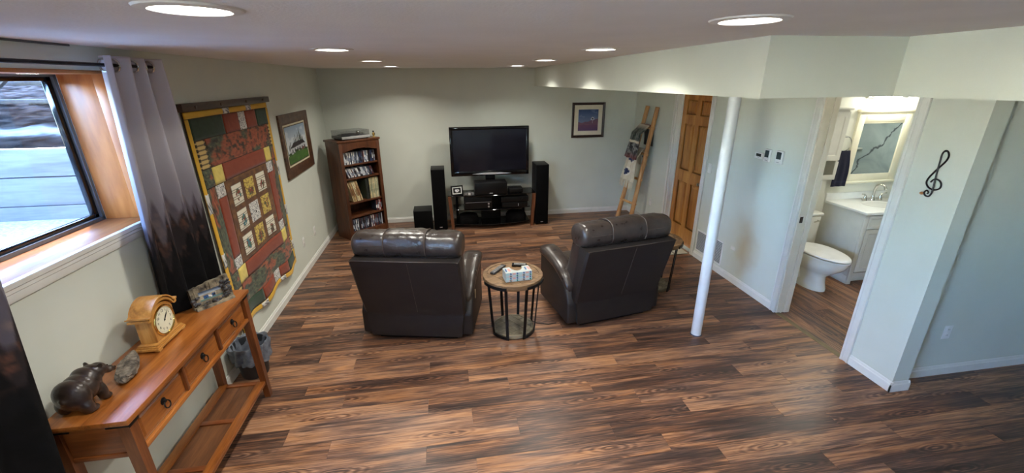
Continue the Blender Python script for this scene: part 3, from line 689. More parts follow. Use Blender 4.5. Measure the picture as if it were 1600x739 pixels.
def keepsake(label, x, y, hgt, c):
    t = thing('keepsake', label, 'ornament', (x, y, .5455), 0, 'trinkets beside the center speaker')
    obj('block', B(-.025,.025,-.012,.012,0,hgt,bev=.003), mat('trinket_grey', S(70,70,72), S(96,96,96), rough=.4), t)
    obj('plate', B(-.019,.019,-.014,-.012,.012,hgt-.01,bev=.001), mat('trinket_'+str(c[0]), S(*c), rough=.4), t)
keepsake('little grey ornament next to the photo frame', 2.055, 6.42, .05, (120,120,120)); keepsake('little ornament with a white face in the middle of three', 2.108, 6.41, .06, (206,206,204)); keepsake('little grey ornament touching the center speaker', 2.163, 6.42, .05, (112,112,114))
# tower speakers, subwoofer
def tower(label, x0, x1, y0, y1, h, sub=False):
    t = thing('subwoofer' if sub else 'tower_speaker', label, 'speaker', ((x0+x1)/2, y0, 0), 0, None if sub else 'tower speakers'); w = (x1-x0)/2; d = y1-y0
    obj('cabinet', B(-w,w,.012,d,.012,h,bev=.004), mat('speaker_ash', S(16,16,17), S(22,22,23), rough=.5, scale=30, spec=.25, stretch=(1,1,.1)), t)
    obj('grille', B(-w+.004,w-.004,0,.012,.02,h-.006,bev=.004), mat('grille_cloth', S(6,6,7), S(10,10,11), rough=.9, spec=.1, bump=.4, bscale=400), t)
    obj('badge', B(-.02,.02,-.003,0,.045,.058,bev=.001), mat('badge_silver', S(200,200,204)), t)
    for a in (-1, 1):
        for b_ in (.04, d-.04): obj('foot', cyl(nb(), (a*(w-.03),b_,0), (a*(w-.03),b_,.012), .014, 10), BLACKP, t)
tower('tall black tower speaker left of the television', 1.542, 1.748, 6.425, 6.76, .965); tower('tall black tower speaker right of the television', 3.165, 3.372, 6.425, 6.76, .98)
tower('squat black subwoofer beside the left tower speaker', 1.235, 1.515, 6.41, 6.72, .335, True)

# ------------------------------------------------------------------ bookcase set across the corner
BA = 42.0
bc = thing('bookcase', 'tall dark wood bookcase with arched front standing across the corner', 'bookcase', (.57, 6.395, 0), BA)
BW, BD, BH = .322, .345, 1.45          # half width, depth (local +y is backwards)
for s in (-1, 1): obj('side_panel', B(*(sorted((s*BW, s*(BW-.02)))), 0.004, BD, 0, BH-.03, bev=.002), BCW, bc)
obj('back_panel', B(-BW+.02, BW-.02, BD-.012, BD, .06, BH-.03), BCW, bc)
obj('top', B(-BW-.02, BW+.02, -.025, BD+.005, BH-.0295, BH, bev=.006), BCW, bc)
SHZ = [.115, .345, .555, .91, 1.11]
for z in SHZ: obj('shelf', B(-BW+.0205, BW-.0205, .012, BD-.013, z-.022, z, bev=.002), BCW, bc)
for s in (-1, 1): obj('stile', B(*(sorted((s*BW, s*(BW-.048)))), -.016, .0035, 0, BH-.03, bev=.002), BCW, bc)
def arch(z0, z1, rise, top):
    w = BW-.0485; n = 14
    crv = [(-w+2*w*k/n, (z0+rise*math.sin(PI*k/n))) for k in range(n+1)]
    return [(-w, z1)]+crv+[(w, z1)]
obj('top_rail', prism(nb(), arch(1.285, BH-.03, .045, True)[::-1], .019, M=T(0,.0035,0) @ R(90,'X')), BCW, bc, ang=30)
obj('bottom_rail', prism(nb(), arch(.012, SHZ[0]-.001, .04, False)[::-1], .019, M=T(0,.0035,0) @ R(90,'X')), BCW, bc, ang=30)
ORD = 'first second third fourth fifth sixth seventh eighth ninth tenth eleventh twelfth thirteenth fourteenth fifteenth sixteenth seventeenth eighteenth nineteenth twentieth twenty-first twenty-second twenty-third twenty-fourth twenty-fifth twenty-sixth twenty-seventh twenty-eighth twenty-ninth thirtieth thirty-first thirty-second thirty-third thirty-fourth thirty-fifth thirty-sixth thirty-seventh thirty-eighth thirty-ninth fortieth'.split()
def colour_word(c):
    r, g, b = c
    if min(c) > 190 and max(c)-min(c) < 40: return 'white'
    if max(c) < 60: return 'black'
    if max(c)-min(c) < 30: return 'grey'
    if b > r+14: return 'blue'
    if r > g+60 and r > b+20: return 'dark red'
    if r > 150 and g > 120: return 'tan'
    if g >= r: return 'green'
    return 'brown'
def spine_mat(c, i):
    k = f'case_{i}'
    return mat(k, S(*c), S(*[min(255, int(x*1.15)+8) for x in c]), rough=.3, scale=30, stretch=(1,1,2))
PAL = [(34,36,46),(206,206,204),(40,52,84),(184,188,194),(84,40,36),(24,24,28),(130,140,152),(56,62,74),(110,118,134),(22,36,56),(214,212,208),(60,36,46),(92,106,124),(30,30,34),(44,46,52)]
BCM = T(.57, 6.395, 0) @ R(BA)
def put_media(name, label, cat, group, x0, x1, z, w, hh, dep, lean=0, pal=None, jit=.0, y0=.03):
    x = x0; pal = pal or PAL; i = 0; made = []
    while x < x1:
        ww = w*random.uniform(.85, 1.2); h_ = hh*random.uniform(1-jit, 1); ci = random.randrange(len(pal)); la = lean+random.uniform(-1.0, 1.0)*(1 if lean else .3)
        t = bpy.data.objects.new(name, None); COL.objects.link(t); t.empty_display_size = .05; made.append((t, pal[ci]))
        off = h_*math.sin(math.radians(abs(la))) if la else 0
        t.matrix_world = BCM @ T(x, y0+random.uniform(0, .012), z+.0006+(ww*math.sin(math.radians(abs(la))) if la < 0 else 0)) @ R(la, 'Y')
        k = (name, round(h_, 2))
        obj('case', B(0, ww-.0012, 0, dep, .0, h_, bev=.0012, seg=1), spine_mat(pal[ci], f'{name}_{ci}'), t)
        c2 = pal[(ci*5+3) % len(pal)]
        za = h_*random.uniform(.12, .35); zb = za+h_*random.uniform(.25, .5)
        obj('spine_title', B(.0012, ww-.0024, -.0006, .0, za, zb), spine_mat(c2, f'{name}_{(ci*5+3) % len(pal)}'), t)
        x += ww/math.cos(math.radians(la))+.0006; i += 1
    for k, (t, c) in enumerate(made): tag(t, f'{colour_word(c)} {label[0]}, {ORD[k]} from the left {label[1]}', cat, group)
IX = BW-.05
put_media('dvd_case', ('upright disc case','on the highest bookcase shelf'), 'disc case', 'disc cases on the highest shelf', -IX, IX-.02, SHZ[4], .0155, .165, .13)
put_media('cd_case', ('leaning disc case','on the second-highest bookcase shelf'), 'disc case', 'leaning disc cases on the second shelf', -IX+.055, IX-.055, SHZ[3], .0165, .135, .13, lean=-20)
put_media('record_sleeve', ('record sleeve leaning','among the slanted records'), 'record', 'leaning records', -IX+.095, -.03, SHZ[2], .010, .305, .24, lean=-14, pal=[(206,190,146),(184,160,112),(222,210,176),(120,84,56),(90,60,44)])
put_media('dark_record_sleeve', ('record sleeve','in the dark middle of the record shelf'), 'record', 'black records', .045, .10, SHZ[2], .009, .305, .24, pal=[(30,32,30),(22,24,26),(48,56,48)])
put_media('record', ('upright record sleeve','at the right end of the record shelf'), 'record', 'upright cream records', .11, IX-.012, SHZ[2], .009, .31, .24, pal=[(214,204,170),(170,170,140),(226,220,200),(140,146,120),(198,180,130)])
put_media('video_case', ('disc case','in the short row on the half-empty shelf'), 'disc case', 'disc cases on the half-empty shelf', .175, IX-.012, SHZ[1], .016, .165, .13, pal=[(226,226,222),(30,34,44),(150,160,176),(120,40,34)])
put_media('movie_case', ('upright disc case','on the lowest bookcase shelf'), 'disc case', 'disc cases on the lowest shelf', -IX, IX-.02, SHZ[0], .0155, .18, .13)
# record player with dust cover
rp = thing('record_player', 'silver and black record player under a clear dust cover on bookcase', 'record player', (.49, 6.455, BH), BA-3)
obj('plinth', B(-.22,.21,-.10,.20,.012,.05,bev=.004), mat('player_dark', S(52,52,54), S(64,64,66), rough=.4), rp)
obj('front_strip', B(-.219,.209,-.107,-.1005,.014,.05,bev=.002), mat('player_silver', S(176,176,174), S(190,190,188), rough=.35, metal=.4), rp)
obj('platter', lathe(nb(), [(0,.0505),(.148,.0505),(.15,.056),(.145,.062),(0,.063)], 40, M=T(-.04,.05,0)), mat('platter_rubber', S(26,26,28), S(40,40,42), rough=.5), rp)
obj('tonearm', tube(nb(), [(.165,.15,.075),(.165,.05,.078),(.15,-.03,.076),(.12,-.06,.072)], .006, 8), CHROME, rp)
obj('arm_pivot', lathe(nb(), [(0,.0505),(.03,.0505),(.03,.07),(.02,.085),(0,.085)], 20, M=T(.165,.15,0)), CHROME, rp)
COVER = glass('dust_cover', (.88,.88,.89,1), rough=.04)
bm = nb()
for a in ((-.218,.208,-.098,-.095,.0505,.12),(-.218,.208,.195,.198,.0505,.12),(-.218,-.215,-.095,.195,.0505,.12),(.205,.208,-.095,.195,.0505,.12),(-.218,.208,-.098,.198,.12,.123)): box(bm, *a)
obj('dust_cover', bm, COVER, rp)
for a in (-1, 1):
    for b_ in (-.07, .17): obj('foot', cyl(nb(), (a*.18,b_,0), (a*.18,b_,.012), .018, 12), BLACKP, rp)
fg = thing('figurine', 'tiny black and gold figurine at the right end of the bookcase top', 'figurine', tuple(BCM @ Vector((.275,.03,BH))))
obj('pedestal', lathe(nb(), [(0,0),(.022,0),(.022,.008),(.014,.014),(0,.014)], 16), mat('gold_fig', S(176,140,70), S(200,168,96), rough=.35, metal=.6), fg)
obj('body', lathe(nb(), [(.008,.0145),(.016,.03),(.02,.045),(.014,.062),(.006,.07)], 16), mat('gold_fig', S(176,140,70)), fg)
sphere(bm := nb(), (0,0,.08), (.012,.012,.015)); obj('head', bm, BLACKP, fg)
sphere(bm := nb(), (.016,-.006,.048), (.007,.007,.02)); obj('wing', bm, BLACKP, fg)

# ------------------------------------------------------------------ pictures
def sweep_frame(w, h, fwid, t, name, mt, parent, M):
    # mitred frame with a stepped profile; local x across, z up, front at -y
    prof = [(0,0),(0,-t),(fwid*.25,-t*1.15),(fwid*.8,-t*.75),(fwid,-t*.4),(fwid,0)]
    rings = []
    for (sx, sz) in ((-1,-1),(1,-1),(1,1),(-1,1),(-1,-1)):
        rings.append([(sx*(w/2-a), d, sz*(h/2-a)) for a, d in prof])
    b = loft(nb(), rings, cap=False); bmesh.ops.remove_doubles(b, verts=b.verts, dist=1e-6); bmesh.ops.recalc_face_normals(b, faces=b.faces)
    return obj(name, b, mt, parent, M, ang=20)
def flat(name, w, h, y, cf, nu, nv, parent, M, z0=0, mt=None):
    return sheet(name, lambda u, v: (-w/2+w*u, y, h/2-h*v+z0), cf, nu, nv, mt or colmat('print_matte', .5), parent, thick=.001, M=M)
# landscape painting on the left wall
def spruce(u, v, c, base, top, w):
    if v < top or v > base: return False
    k = (v-top)/(base-top); return abs(u-c) < w*(.15+.85*k)*(.75+.35*((k*7) % 1))
def painting(u, v):
    c = mixc((138,160,184), (204,210,212), v*1.8)
    if fbm(u*5, v*8, 6) > .58: c = mixc(c, (222,224,224), .5)
    for cx, top, w in ((.10,.46,.035),(.16,.40,.035),(.36,.34,.04),(.43,.24,.04),(.50,.30,.04),(.57,.20,.045),(.66,.12,.055),(.73,.28,.05),(.80,.36,.05)):
        if spruce(u, v, cx, .64, top, w): c = mixc((30,42,34), (58,72,52), vn(u*60, v*60))
    ridge_ = .46 if .30 < u < .80 else (.46+(.30-u)*.8 if u <= .30 else .46+(u-.80)*.9)
    eave = .60-.05*u
    if .08 < u < .94 and ridge_ < v < eave: c = mixc((34,30,34), (52,46,48), vn(u*40, v*12))
    if .10 < u < .92 and eave <= v < .73:
        c = (198,200,202) if v > eave+.012 else (140,142,146)
        if (u*16 % 1) < .16 and u > .3: c = (96,96,100)
        if (u*8 % 1) > .55 and .63 < v < .70: c = (86,90,98)
    if .66 < v < .80 and .45 < u < .85 and fbm(u*18, v*18, 2) > .46: c = (120,60,50)
    bush = .74-.05*math.sin(u*3.2)+.03*vn(u*9, 2)
    if v > bush-.03 and fbm(u*16, v*16, 8) > .40: c = (46,64,36)
    if v > bush+.03: c = mixc((52,88,36), (86,124,54), fbm(u*9, v*20, 5))
    return c
PW_, PH_ = 1.03, .705
pa = thing('landscape_painting', 'wood-framed painting of a white house and lawn on left wall', 'painting', (.0, 5.575, 1.525))
MP = R(90)
sweep_frame(PW_, PH_, .115, .022, 'frame', wood('painting_frame', S(52,30,18), S(80,50,32), S(104,70,46), axis=1, scale=2, rough=.45), pa, T(.001,0,0) @ MP)
obj('backing', B(-PW_/2+.02,PW_/2-.02,-.006,-.001,-PH_/2+.02,PH_/2-.02), mat('linen_mat', S(206,194,160), S(218,208,176), rough=.8), pa, MP)
flat('canvas', PW_-.30, PH_-.29, -.0085, painting, 110, 76, pa, MP)
obj('mat_edge', B(-PW_/2+.14,PW_/2-.14,-.0078,-.0064,-PH_/2+.135,PH_/2-.135), mat('mat_edge_dark', S(90,84,72), rough=.8), pa, MP)  # dark flat border around the canvas
# art print on the back wall
def artprint(u, v):
    c = mixc((52,80,128), (112,126,160), v*1.8)
    if fbm(u*4, v*9, 4) > .62: c = mixc(c, (140,150,180), .4)
    if v > .50+.14*math.sin(u*4.0+.6)*.6+.06*fbm(u*6,1,2): c = mixc((96,72,100), (140,92,104), fbm(u*8, v*14, 7))
    if v > .72: c = mixc((110,70,98), (84,60,104), (v-.72)*3.5+.4*(fbm(u*12,v*20,3)-.5))
    hx, hy = (u-.72)/.105, (v-.43)/.095
    rr = hx*hx+(hy-.5*abs(hx)**.8)**2 if hy < .4 else hx*hx+hy*hy
    if rr < .8: c = (216,218,224) if rr > .25 else (70,72,96)
    if .5 < v < .64 and abs(u-.72) < .012: c = (190,190,200)
    return c
ap = thing('framed_art_print', 'dark-framed print of a blue and purple desert on back wall', 'picture', (4.148, YB, 1.59))
AW, AH = .56, .56
sweep_frame(AW, AH, .04, .02, 'frame', mat('frame_dark', S(34,20,18), S(48,28,24), rough=.35), ap, T(0,-.001,0))
obj('mat_board', B(-AW/2+.02,AW/2-.02,-.006,-.001,-AH/2+.02,AH/2-.02), mat('mat_cream', S(222,214,194), S(228,222,204), rough=.8), ap)
flat('print', AW-.22, AH-.22, -.0068, artprint, 60, 60, ap, None)

# ------------------------------------------------------------------ quilt on its hanging board
QY0, QY1, QZ0, QZ1 = 3.315, 4.815, .275, 2.03
ql = thing('wall_quilt', 'patchwork wall quilt with yellow border and nine picture blocks', 'quilt', (0, QY0, QZ0))
QW, QH = QY1-QY0, QZ1-QZ0
def qx(u, v, lift): 
    return .016+lift+.010*math.sin(u*9+v*2)*v+.028*(v**6)*(.5+.5*math.sin(u*17+.8))
def qz(u, v): return QH*(1-v)+.022*math.sin(u*13)*(v**5)
def patch(name, u0, u1, v0, v1, cf, lift=.004, n=None, bow=.004, seam=.0022):
    nu = n or max(4, int((u1-u0)*60)); nv = n or max(4, int((v1-v0)*70))
    a, b_ = u0+seam/QW, u1-seam/QW; c, d = v0+seam/QH, v1-seam/QH
    def pfn(i, j):
        u = a+(b_-a)*i; v = c+(d-c)*j; e = min(i, 1-i, .25)*4*min(j, 1-j, .25)*4
        return (qx(u, v, lift+bow*min(1, e)), QW*u, qz(u, v))
    return sheet(name, pfn, cf, nu, nv, colmat('quilt_cotton', .9, .3, 260, .15), ql, thick=.003)
def solid(c, s=0, amt=22, f=14):
    return lambda i, j: tuple(x+amt*(fbm(i*f, j*f, s)-.5) for x in c)
def autumn(s, fx=10, fy=8):
    def g(i, j):
        r = fbm(i*fx*.45, j*fy*.35, s+9); a = fbm(i*fx*2.6, j*fy*1.5, s, 4); b_ = fbm(i*fx*3.1+9, j*fy*3.3, s+5)
        warm = mixc((120,52,34), (182,104,66), b_); cool = mixc((40,56,50), (116,116,84), b_*1.3-.15)
        c = mixc(cool, warm, (r-.46)*9)
        return mixc(c, (44,40,32), max(0, (.46-a)*5))
    return g
def dotty(i, j): return (44,46,64) if fbm(i*34, j*44, 5, 1) > .66 else (214,212,206)
RUST, GREEN, BRN, YEL, PYEL = (132,56,30), (38,60,42), (84,48,20), (214,166,44), (222,200,104)
def leafy(i, j): return mixc(BRN, (128,84,32), (fbm(i*18, j*20, 12)-.35)*2.2)
# backing and yellow binding
sheet('backing', lambda u, v: (qx(u, v, -.004), QW*u, qz(u, v)), lambda u, v: (70,52,34), 40, 50, colmat('quilt_cotton', .9, .3, 260, .15), ql, thick=.004)
bw = .028
patch('binding', 0, 1, 0, bw, solid(YEL, 1)); patch('binding', 0, 1, 1-bw, 1, solid(YEL, 2), n=40); patch('binding', 0, bw*1.15, bw, 1-bw, solid(YEL, 3), n=40); patch('binding', 1-bw*1.15, 1, bw, 1-bw, solid(YEL, 4), n=40)
for u0, u1, v0, v1 in ((.37,.45,0,bw),(.66,.74,0,bw),(.30,.38,1-bw,1),(.62,.70,1-bw,1)): patch('binding_print', u0, u1, v0, v1, dotty, lift=.0075)
for v0, v1 in ((.33,.42),(.60,.67),(.84,.90)):
    for u0, u1 in ((0, bw*1.15), (1-bw*1.15, 1)): patch('binding_print', u0, u1, v0, v1, dotty, lift=.0075)
i0, i1 = bw*1.15, 1-bw*1.15
for v0, v1, k in ((bw,.115,0),(.905,1-bw,1)):
    patch('patch', i0, .36, v0, v1, solid(GREEN, 5)); patch('patch', .36, .545, v0, v1, solid(RUST, 6)); patch('patch', .545, .635, v0, v1, dotty, n=26); patch('patch', .635, .79, v0, v1, solid(RUST, 7)); patch('patch', .79, i1, v0, v1, solid(GREEN, 8))
patch('print_band', .125, .94, .115, .235, autumn(21, 16, 5), n=60); patch('print_band', .125, .94, .80, .905, autumn(31, 16, 5), n=60)
def coins(i, j): return (40,30,24) if abs(((j*6) % 1)-.5)+abs(i-.5)*.6 > .46 else (206,176,110)
patch('side_patch', i0, .125, .115, .235, coins, n=24); patch('side_patch', .94, i1, .115, .235, coins, n=24); patch('side_patch', i0, .125, .80, .905, coins, n=24); patch('side_patch', .94, i1, .80, .905, coins, n=24)
for v0, v1 in ((.235,.315),(.72,.80)):
    patch('patch', i0, .125, v0, v1, autumn(41, 3, 6), n=14); patch('yellow_square', .125, .235, v0, v1, solid(PYEL, 9, 30)); patch('rust_band', .235, .80, v0, v1, solid(RUST, 10)); patch('yellow_square', .80, .90, v0, v1, solid(PYEL, 11, 30)); patch('patch', .90, i1, v0, v1, autumn(43, 3, 6), n=14)
patch('side_band', i0, .115, .315, .72, autumn(51, 4, 16), n=36); patch('side_band', .885, i1, .315, .72, autumn(55, 4, 16), n=36)
patch('rust_strip', .115, .21, .375, .665, solid(RUST, 13)); patch('rust_strip', .79, .885, .375, .665, solid(RUST, 14))
for u0, u1 in ((.115,.21),(.79,.885)):
    patch('dotted_square', u0, u1, .315, .375, dotty, n=20); patch('dotted_square', u0, u1, .665, .72, dotty, n=20)
patch('center_field', .21, .79, .315, .72, leafy, n=60)
def block(kind, s):
    def g(i, j):
        base = (222,216,196) if kind != 'y' else (204,178,84)
        if kind == 'd': return dotty(i*1.0, j*1.0) if not ((i-.55)**2+(j-.55)**2 < .004) else (40,30,26)
        c = base
        if kind == 'w' and (j*9 % 1) < .14: c = (96,84,66)
        if kind == 'y' and fbm(i*14, j*18, s) > .56: c = (128,96,44)
        x, y = i-.5, j-.55; a = fbm(i*7+s, j*7, s+3)
        if (x/.30)**2+((y+.12*math.sin(s))/.34)**2 < .45+.9*a*a and a > .36:
            q = fbm(i*10, j*10, s+20)
            c = (128,46,30) if q < .44 else ((44,96,48) if q < .56 else ((54,110,124) if (s % 3 == 0) else (74,46,28)))
        return c
    return g
for r_, row in enumerate((('w','y','w'),('w','d','y'),('w','y','w'))):
    for c_, kd in enumerate(row):
        u0 = .265+c_*.165; v0 = .345+r_*.125
        patch('picture_block', u0, u0+.125, v0, v0+.102, block(kd, 3+r_*3+c_), lift=.009, n=30)
qb = thing('quilt_hanger', 'dark wooden board the quilt hangs from on left wall', 'hanging board', (0, 0, 0))
obj('board', B(.0005,.045,3.285,4.845,2.032,2.085,bev=.003), DKWOOD, qb)
for y in (3.45, 3.83, 4.3, 4.68): obj('peg', cyl(nb(), (.0455,y,2.058), (.052,y,2.058), .012, 12), DKWOOD, qb)

# ------------------------------------------------------------------ curtains and rod
ROD_X, ROD_Z = .10, 2.308
rod = thing('curtain_rod', 'thin black curtain rod above the window', 'curtain rod', (ROD_X, 2.05, ROD_Z))
obj('bar', cyl(nb(), (0,-1.1,0), (0,.965,0), .009, 14), BLACKM, rod)
for y in (-1.11, .975): sphere(bm := nb(), (0,y,0), .016); obj('finial', bm, BLACKM, rod)
for y in (-1.05, .955): obj('bracket', tube(nb(), [(-.0995,y,.03),(-.06,y,.02),(0,y,-.010)], .006, 8), BLACKM, rod)
_tr = [(random.random(), random.random(), random.random()) for _ in range(400)]
_rc = {}
def ridge(s, layer, zb, hmax, dens):
    key = (round(s, 4), layer)
    if key in _rc: return _rc[key]
    h = -9
    for k in range(int(dens*3)):
        a = _tr[(k+layer*61) % 400]; c = a[0]*3/1.0; d = (s*1.0-c)
        if abs(d) < .09:
            top = zb+hmax*(.35+.65*a[1]); wdt = .035+.03*a[2]
            hh = top-abs(d)/wdt*.16
            saw = .018*((abs(d)*90) % 1)
            h = max(h, hh-saw)
    _rc[key] = max(h, zb+.03*fbm(s*9, layer, 3)); return _rc[key]
def forest(s, z):
    # printed picture: pale fog at the top, rust-tinted hill, black conifers at the foot
    c = mixc((86,82,92), (196,192,196), (z-1.30)/.62)
    if z < 1.8: c = mixc(c, (112,106,118), .55*fbm(s*5, z*5, 14)*min(1, (1.8-z)*4))
    def lay(c, h, dark, lit, sd, amt, soft):
        if z > h+soft: return c
        f = fbm(s*22, z*26, sd, 4); q = mixc(dark, lit, (f-amt)*2.2)
        return mixc(c, q, min(1, (h+soft-z)/soft))
    c = lay(c, ridge(s, 1, 1.40, .22, 30), (84,78,86), (110,96,92), 6, .4, .05)
    c = lay(c, ridge(s, 2, 1.28, .22, 34), (40,34,36), (112,70,50), 9, .50, .04)
    c = lay(c, ridge(s, 3, 1.12, .26, 34), (16,15,17), (58,38,30), 19, .56, .03)
    c = lay(c, ridge(s, 4, .98, .22, 34), (7,7,9), (16,15,18), 2, .4, .02)
    return c
def curtain(label, ya0, ya1, yb0, yb1, zb, nf, s0, gro):
    t = thing('curtain', label, 'curtain', (ROD_X, (ya0+ya1)/2, 0), 0, 'window curtains'); yc = (ya0+ya1)/2; ZT = 2.352
    def pfn(u, v):
        z = ZT+(zb-ZT)*v; k = v**.8
        y = (ya0+(ya1-ya0)*u)*(1-k)+(yb0+(yb1-yb0)*u)*k - yc
        return (.046*math.sin(2*PI*nf*u+.6)*(1-.12*v)+.010*math.sin(7*u+3*v), y+.012*math.cos(2*PI*nf*u)*(1-.4*v), z)
    sheet('cloth', pfn, lambda u, v: forest(s0+u*1.35, ZT+(zb-ZT)*v), 150, 130, colmat('curtain_print', .95, spec=.2), t, thick=.002)
    for y in gro:
        obj('grommet', torus(nb(), .030, .006, 28, 8, M=T(0, y-yc, ROD_Z) @ R(-20,'Z') @ R(90,'X')), CHROME, t)
    return t
curtain('forest-print curtain on the far side of the window, grey at the top', 2.56, 3.00, 2.42, 3.05, .886, 3.2, .2, (2.60, 2.675, 2.75, 2.82, 2.89, 2.96))
curtain('dark forest-print curtain on the near side of the window, at picture edge', 1.02, 1.85, .92, 1.648, .60, 3.6, 1.1, (1.1, 1.25, 1.4, 1.55, 1.68))

# ------------------------------------------------------------------ console table
ct = thing('console_table', 'honey-stained wooden console table with three drawers against left wall', 'console table', (.2, 2.268, 0))
CX, CY, CH = .172, .615, .88
obj('top', B(-CX,CX,-CY,CY,CH-.026,CH,bev=.004), CON_W, ct)
for sx in (-1, 1):
    for sy in (-1, 1):
        cx, cy = sx*(CX-.038), sy*(CY-.042)
        rings = []
        for z, k, o_ in ((0,.020,.012),(.3,.022,.006),(.69,.024,0),(CH-.0265,.024,0)):
            x_, y_ = cx+sx*o_, cy+sy*o_; rings.append([(x_-k,y_-k,z),(x_+k,y_-k,z),(x_+k,y_+k,z),(x_-k,y_+k,z)])
        obj('leg', loft(nb(), rings), CON_Z, ct, ang=20)
LX, LY = CX-.038, CY-.042
obj('lower_rail', B(LX+.002,LX+.024,-LY+.025,LY-.025,.664,.688,bev=.003), CON_W, ct)
obj('upper_rail', B(LX-.004,LX+.016,-LY+.025,LY-.025,.83,CH-.0265,bev=.002), CON_W, ct)
obj('back_apron', B(-LX-.012,-LX+.008,-LY+.025,LY-.025,.676,CH-.0265,bev=.002), CON_W, ct)
for sy in (-1, 1):
    ya_, yb_ = sorted((sy*(LY-.006), sy*(LY+.012)))
    ep = obj('end_panel', B(-LX+.025,LX-.025,ya_,yb_,.688,CH-.0265,bev=.002), CON_X, ct)
    obj('end_rail', B(-LX+.025,LX-.025,ya_-.004,yb_+.004,.664,.687,bev=.002), CON_X, ep)
DW = (2*LY-.05)/3
for k in range(3):
    y0 = -LY+.025+k*DW; y1 = y0+DW
    if k: obj('drawer_divider', B(LX-.004,LX+.020,y0-.009,y0+.009,.6885,.8295,bev=.002), CON_Z, ct)
    ya_, yb_ = y0+.013, y1-.013; za, zb = .692, .828
    rings = [[(LX+d, ya_+i, za+i), (LX+d, yb_-i, za+i), (LX+d, yb_-i, zb-i), (LX+d, ya_+i, zb-i)] for d, i in ((-.01,0),(.006,0),(.006,.012),(.012,.020),(.012,.0205))]
    dr = obj('drawer', loft(nb(), rings), CON_W, ct, ang=20)
    ym = (ya_+yb_)/2
    bm = lathe(nb(), [(0,.012),(.019,.012),(.019,.0145),(.010,.017),(.008,.026),(0,.027)], 8, M=T(LX,ym,.772) @ R(90,'Y')); obj('handle_plate', bm, BLACKM, dr)
    obj('ring_pull', torus(nb(), .019, .0032, 20, 6, M=T(LX+.028,ym,.753) @ R(78,'Y')), BLACKM, dr)
# lower slatted shelf
for sx in (-1, 1): obj('shelf_rail', B(*(sorted((sx*(LX-.035), sx*(LX+.022)))), -LY+.0, LY-.0, .118, .146, bev=.003), CON_W, ct)
for k in range(4):
    yy = -LY+.02+k*(2*LY-.04)/3; obj('shelf_crossbar', B(-LX+.0355,LX-.0355,yy-.018,yy+.018,.120,.145,bev=.002), CON_X, ct)
for k in range(3):
    ya_ = -LY+.0385+k*(2*LY-.04)/3; obj('shelf_panel', B(-LX+.0355,LX-.0355,ya_,ya_+(2*LY-.04)/3-.037,.124,.136), CON_P, ct)
for sx in (-1, 1):
    for sy in (-1, 1):
        bm = nb(); xx, yy = sx*(LX+.024), sy*(LY+.024)
        box(bm, *sorted((xx, xx+sx*.003)), *sorted((yy+sy*.003, yy-sy*.06)), CH-.050, CH-.0275, .001)
        box(bm, *sorted((xx+sx*.003, xx-sx*.09)), *sorted((yy, yy+sy*.003)), CH-.046, CH-.0275, .001)
        obj('corner_bracket', bm, BLACKM, ct)
# bear figurine
def blob(name, parts, mt, parent, vox=.004, sm=6, M=None):
    bm = nb()
    for c, r, *rot in parts:
        mm = None
        if rot: mm = T(*c) @ rot[0] @ T(-c[0],-c[1],-c[2])
        sphere(bm, c, r, M=mm, sub=3)
    o = obj(name, bm, mt, parent, M, ang=80)
    md = o.modifiers.new('remesh', 'REMESH'); md.mode = 'VOXEL'; md.voxel_size = vox; md.use_smooth_shade = True
    s_ = o.modifiers.new('smooth', 'SMOOTH'); s_.iterations = sm; s_.factor = .5
    return o
BEAR = mat('carved_bear', S(40,31,27), S(56,44,38), rough=.28, scale=20, bump=.3, bscale=60, coat=.2)
be = thing('bear_figurine', 'dark carved bear figurine on the near end of the console table', 'figurine', (.135, 1.785, CH+.0008), -6); be.scale = (1.14, .68, 1.03)
blob('body', [((0,-.055,.082),(.066,.068,.072)), ((0,.005,.090),(.061,.085,.064)), ((0,.055,.108),(.054,.055,.058)), ((.008,.095,.122),(.041,.042,.040)),
    ((.018,.122,.128),(.034,.036,.031)), ((.040,.150,.112),(.018,.030,.016)), ((.046,.168,.106),(.013,.013,.011)),
    ((-.014,.110,.158),(.010,.008,.012)), ((.044,.105,.155),(.010,.008,.012)),
    ((-.042,-.065,.035),(.028,.034,.042)), ((.042,-.065,.035),(.028,.034,.042)), ((-.044,-.048,.012),(.026,.042,.013)), ((.044,-.048,.012),(.026,.042,.013)),
    ((-.036,.060,.045),(.023,.026,.050)), ((.038,.060,.045),(.023,.026,.050)), ((-.036,.072,.012),(.023,.033,.013)), ((.038,.072,.012),(.023,.033,.013)), ((0,-.125,.085),(.012,.010,.014))], BEAR, be, .0042, 5)
for s in (-1, 1): sphere(bm := nb(), (.022+s*.018,.152,.133), .0035, sub=1); obj('eye', bm, GLOSSB, be)
sphere(bm := nb(), (.049,.180,.109), (.006,.005,.005), sub=1); obj('nose', bm, GLOSSB, be)
# rock
ro = nb(); bmesh.ops.create_icosphere(ro, subdivisions=4, radius=1)
for v in ro.verts:
    p = v.co; q = Vector((max(-.75,min(.75,p.x)), p.y, max(-.62,min(.5,p.z))))
    k = 1+.35*(fbm(p.x*2+5, p.y*2+p.z*2, 3)-.5)+.16*(vn(p.x*7+p.z*6, p.y*7, 9)-.5)
    v.co = (q.x*.046*k*(1-.25*p.y), q.y*.130*k, q.z*.036*k+.0222)
zmin = min(v.co.z for v in ro.verts)
for v in ro.verts: v.co.z -= zmin
ob_ = obj('rock', ro, mat('rough_stone', S(58,52,47), S(132,122,110), rough=.9, scale=34, bump=1, bscale=70), None, T(.160, 2.025, CH+.0005) @ R(22), ang=12); tag(ob_, 'rough grey stone lying on the console table beside the clock', 'rock')
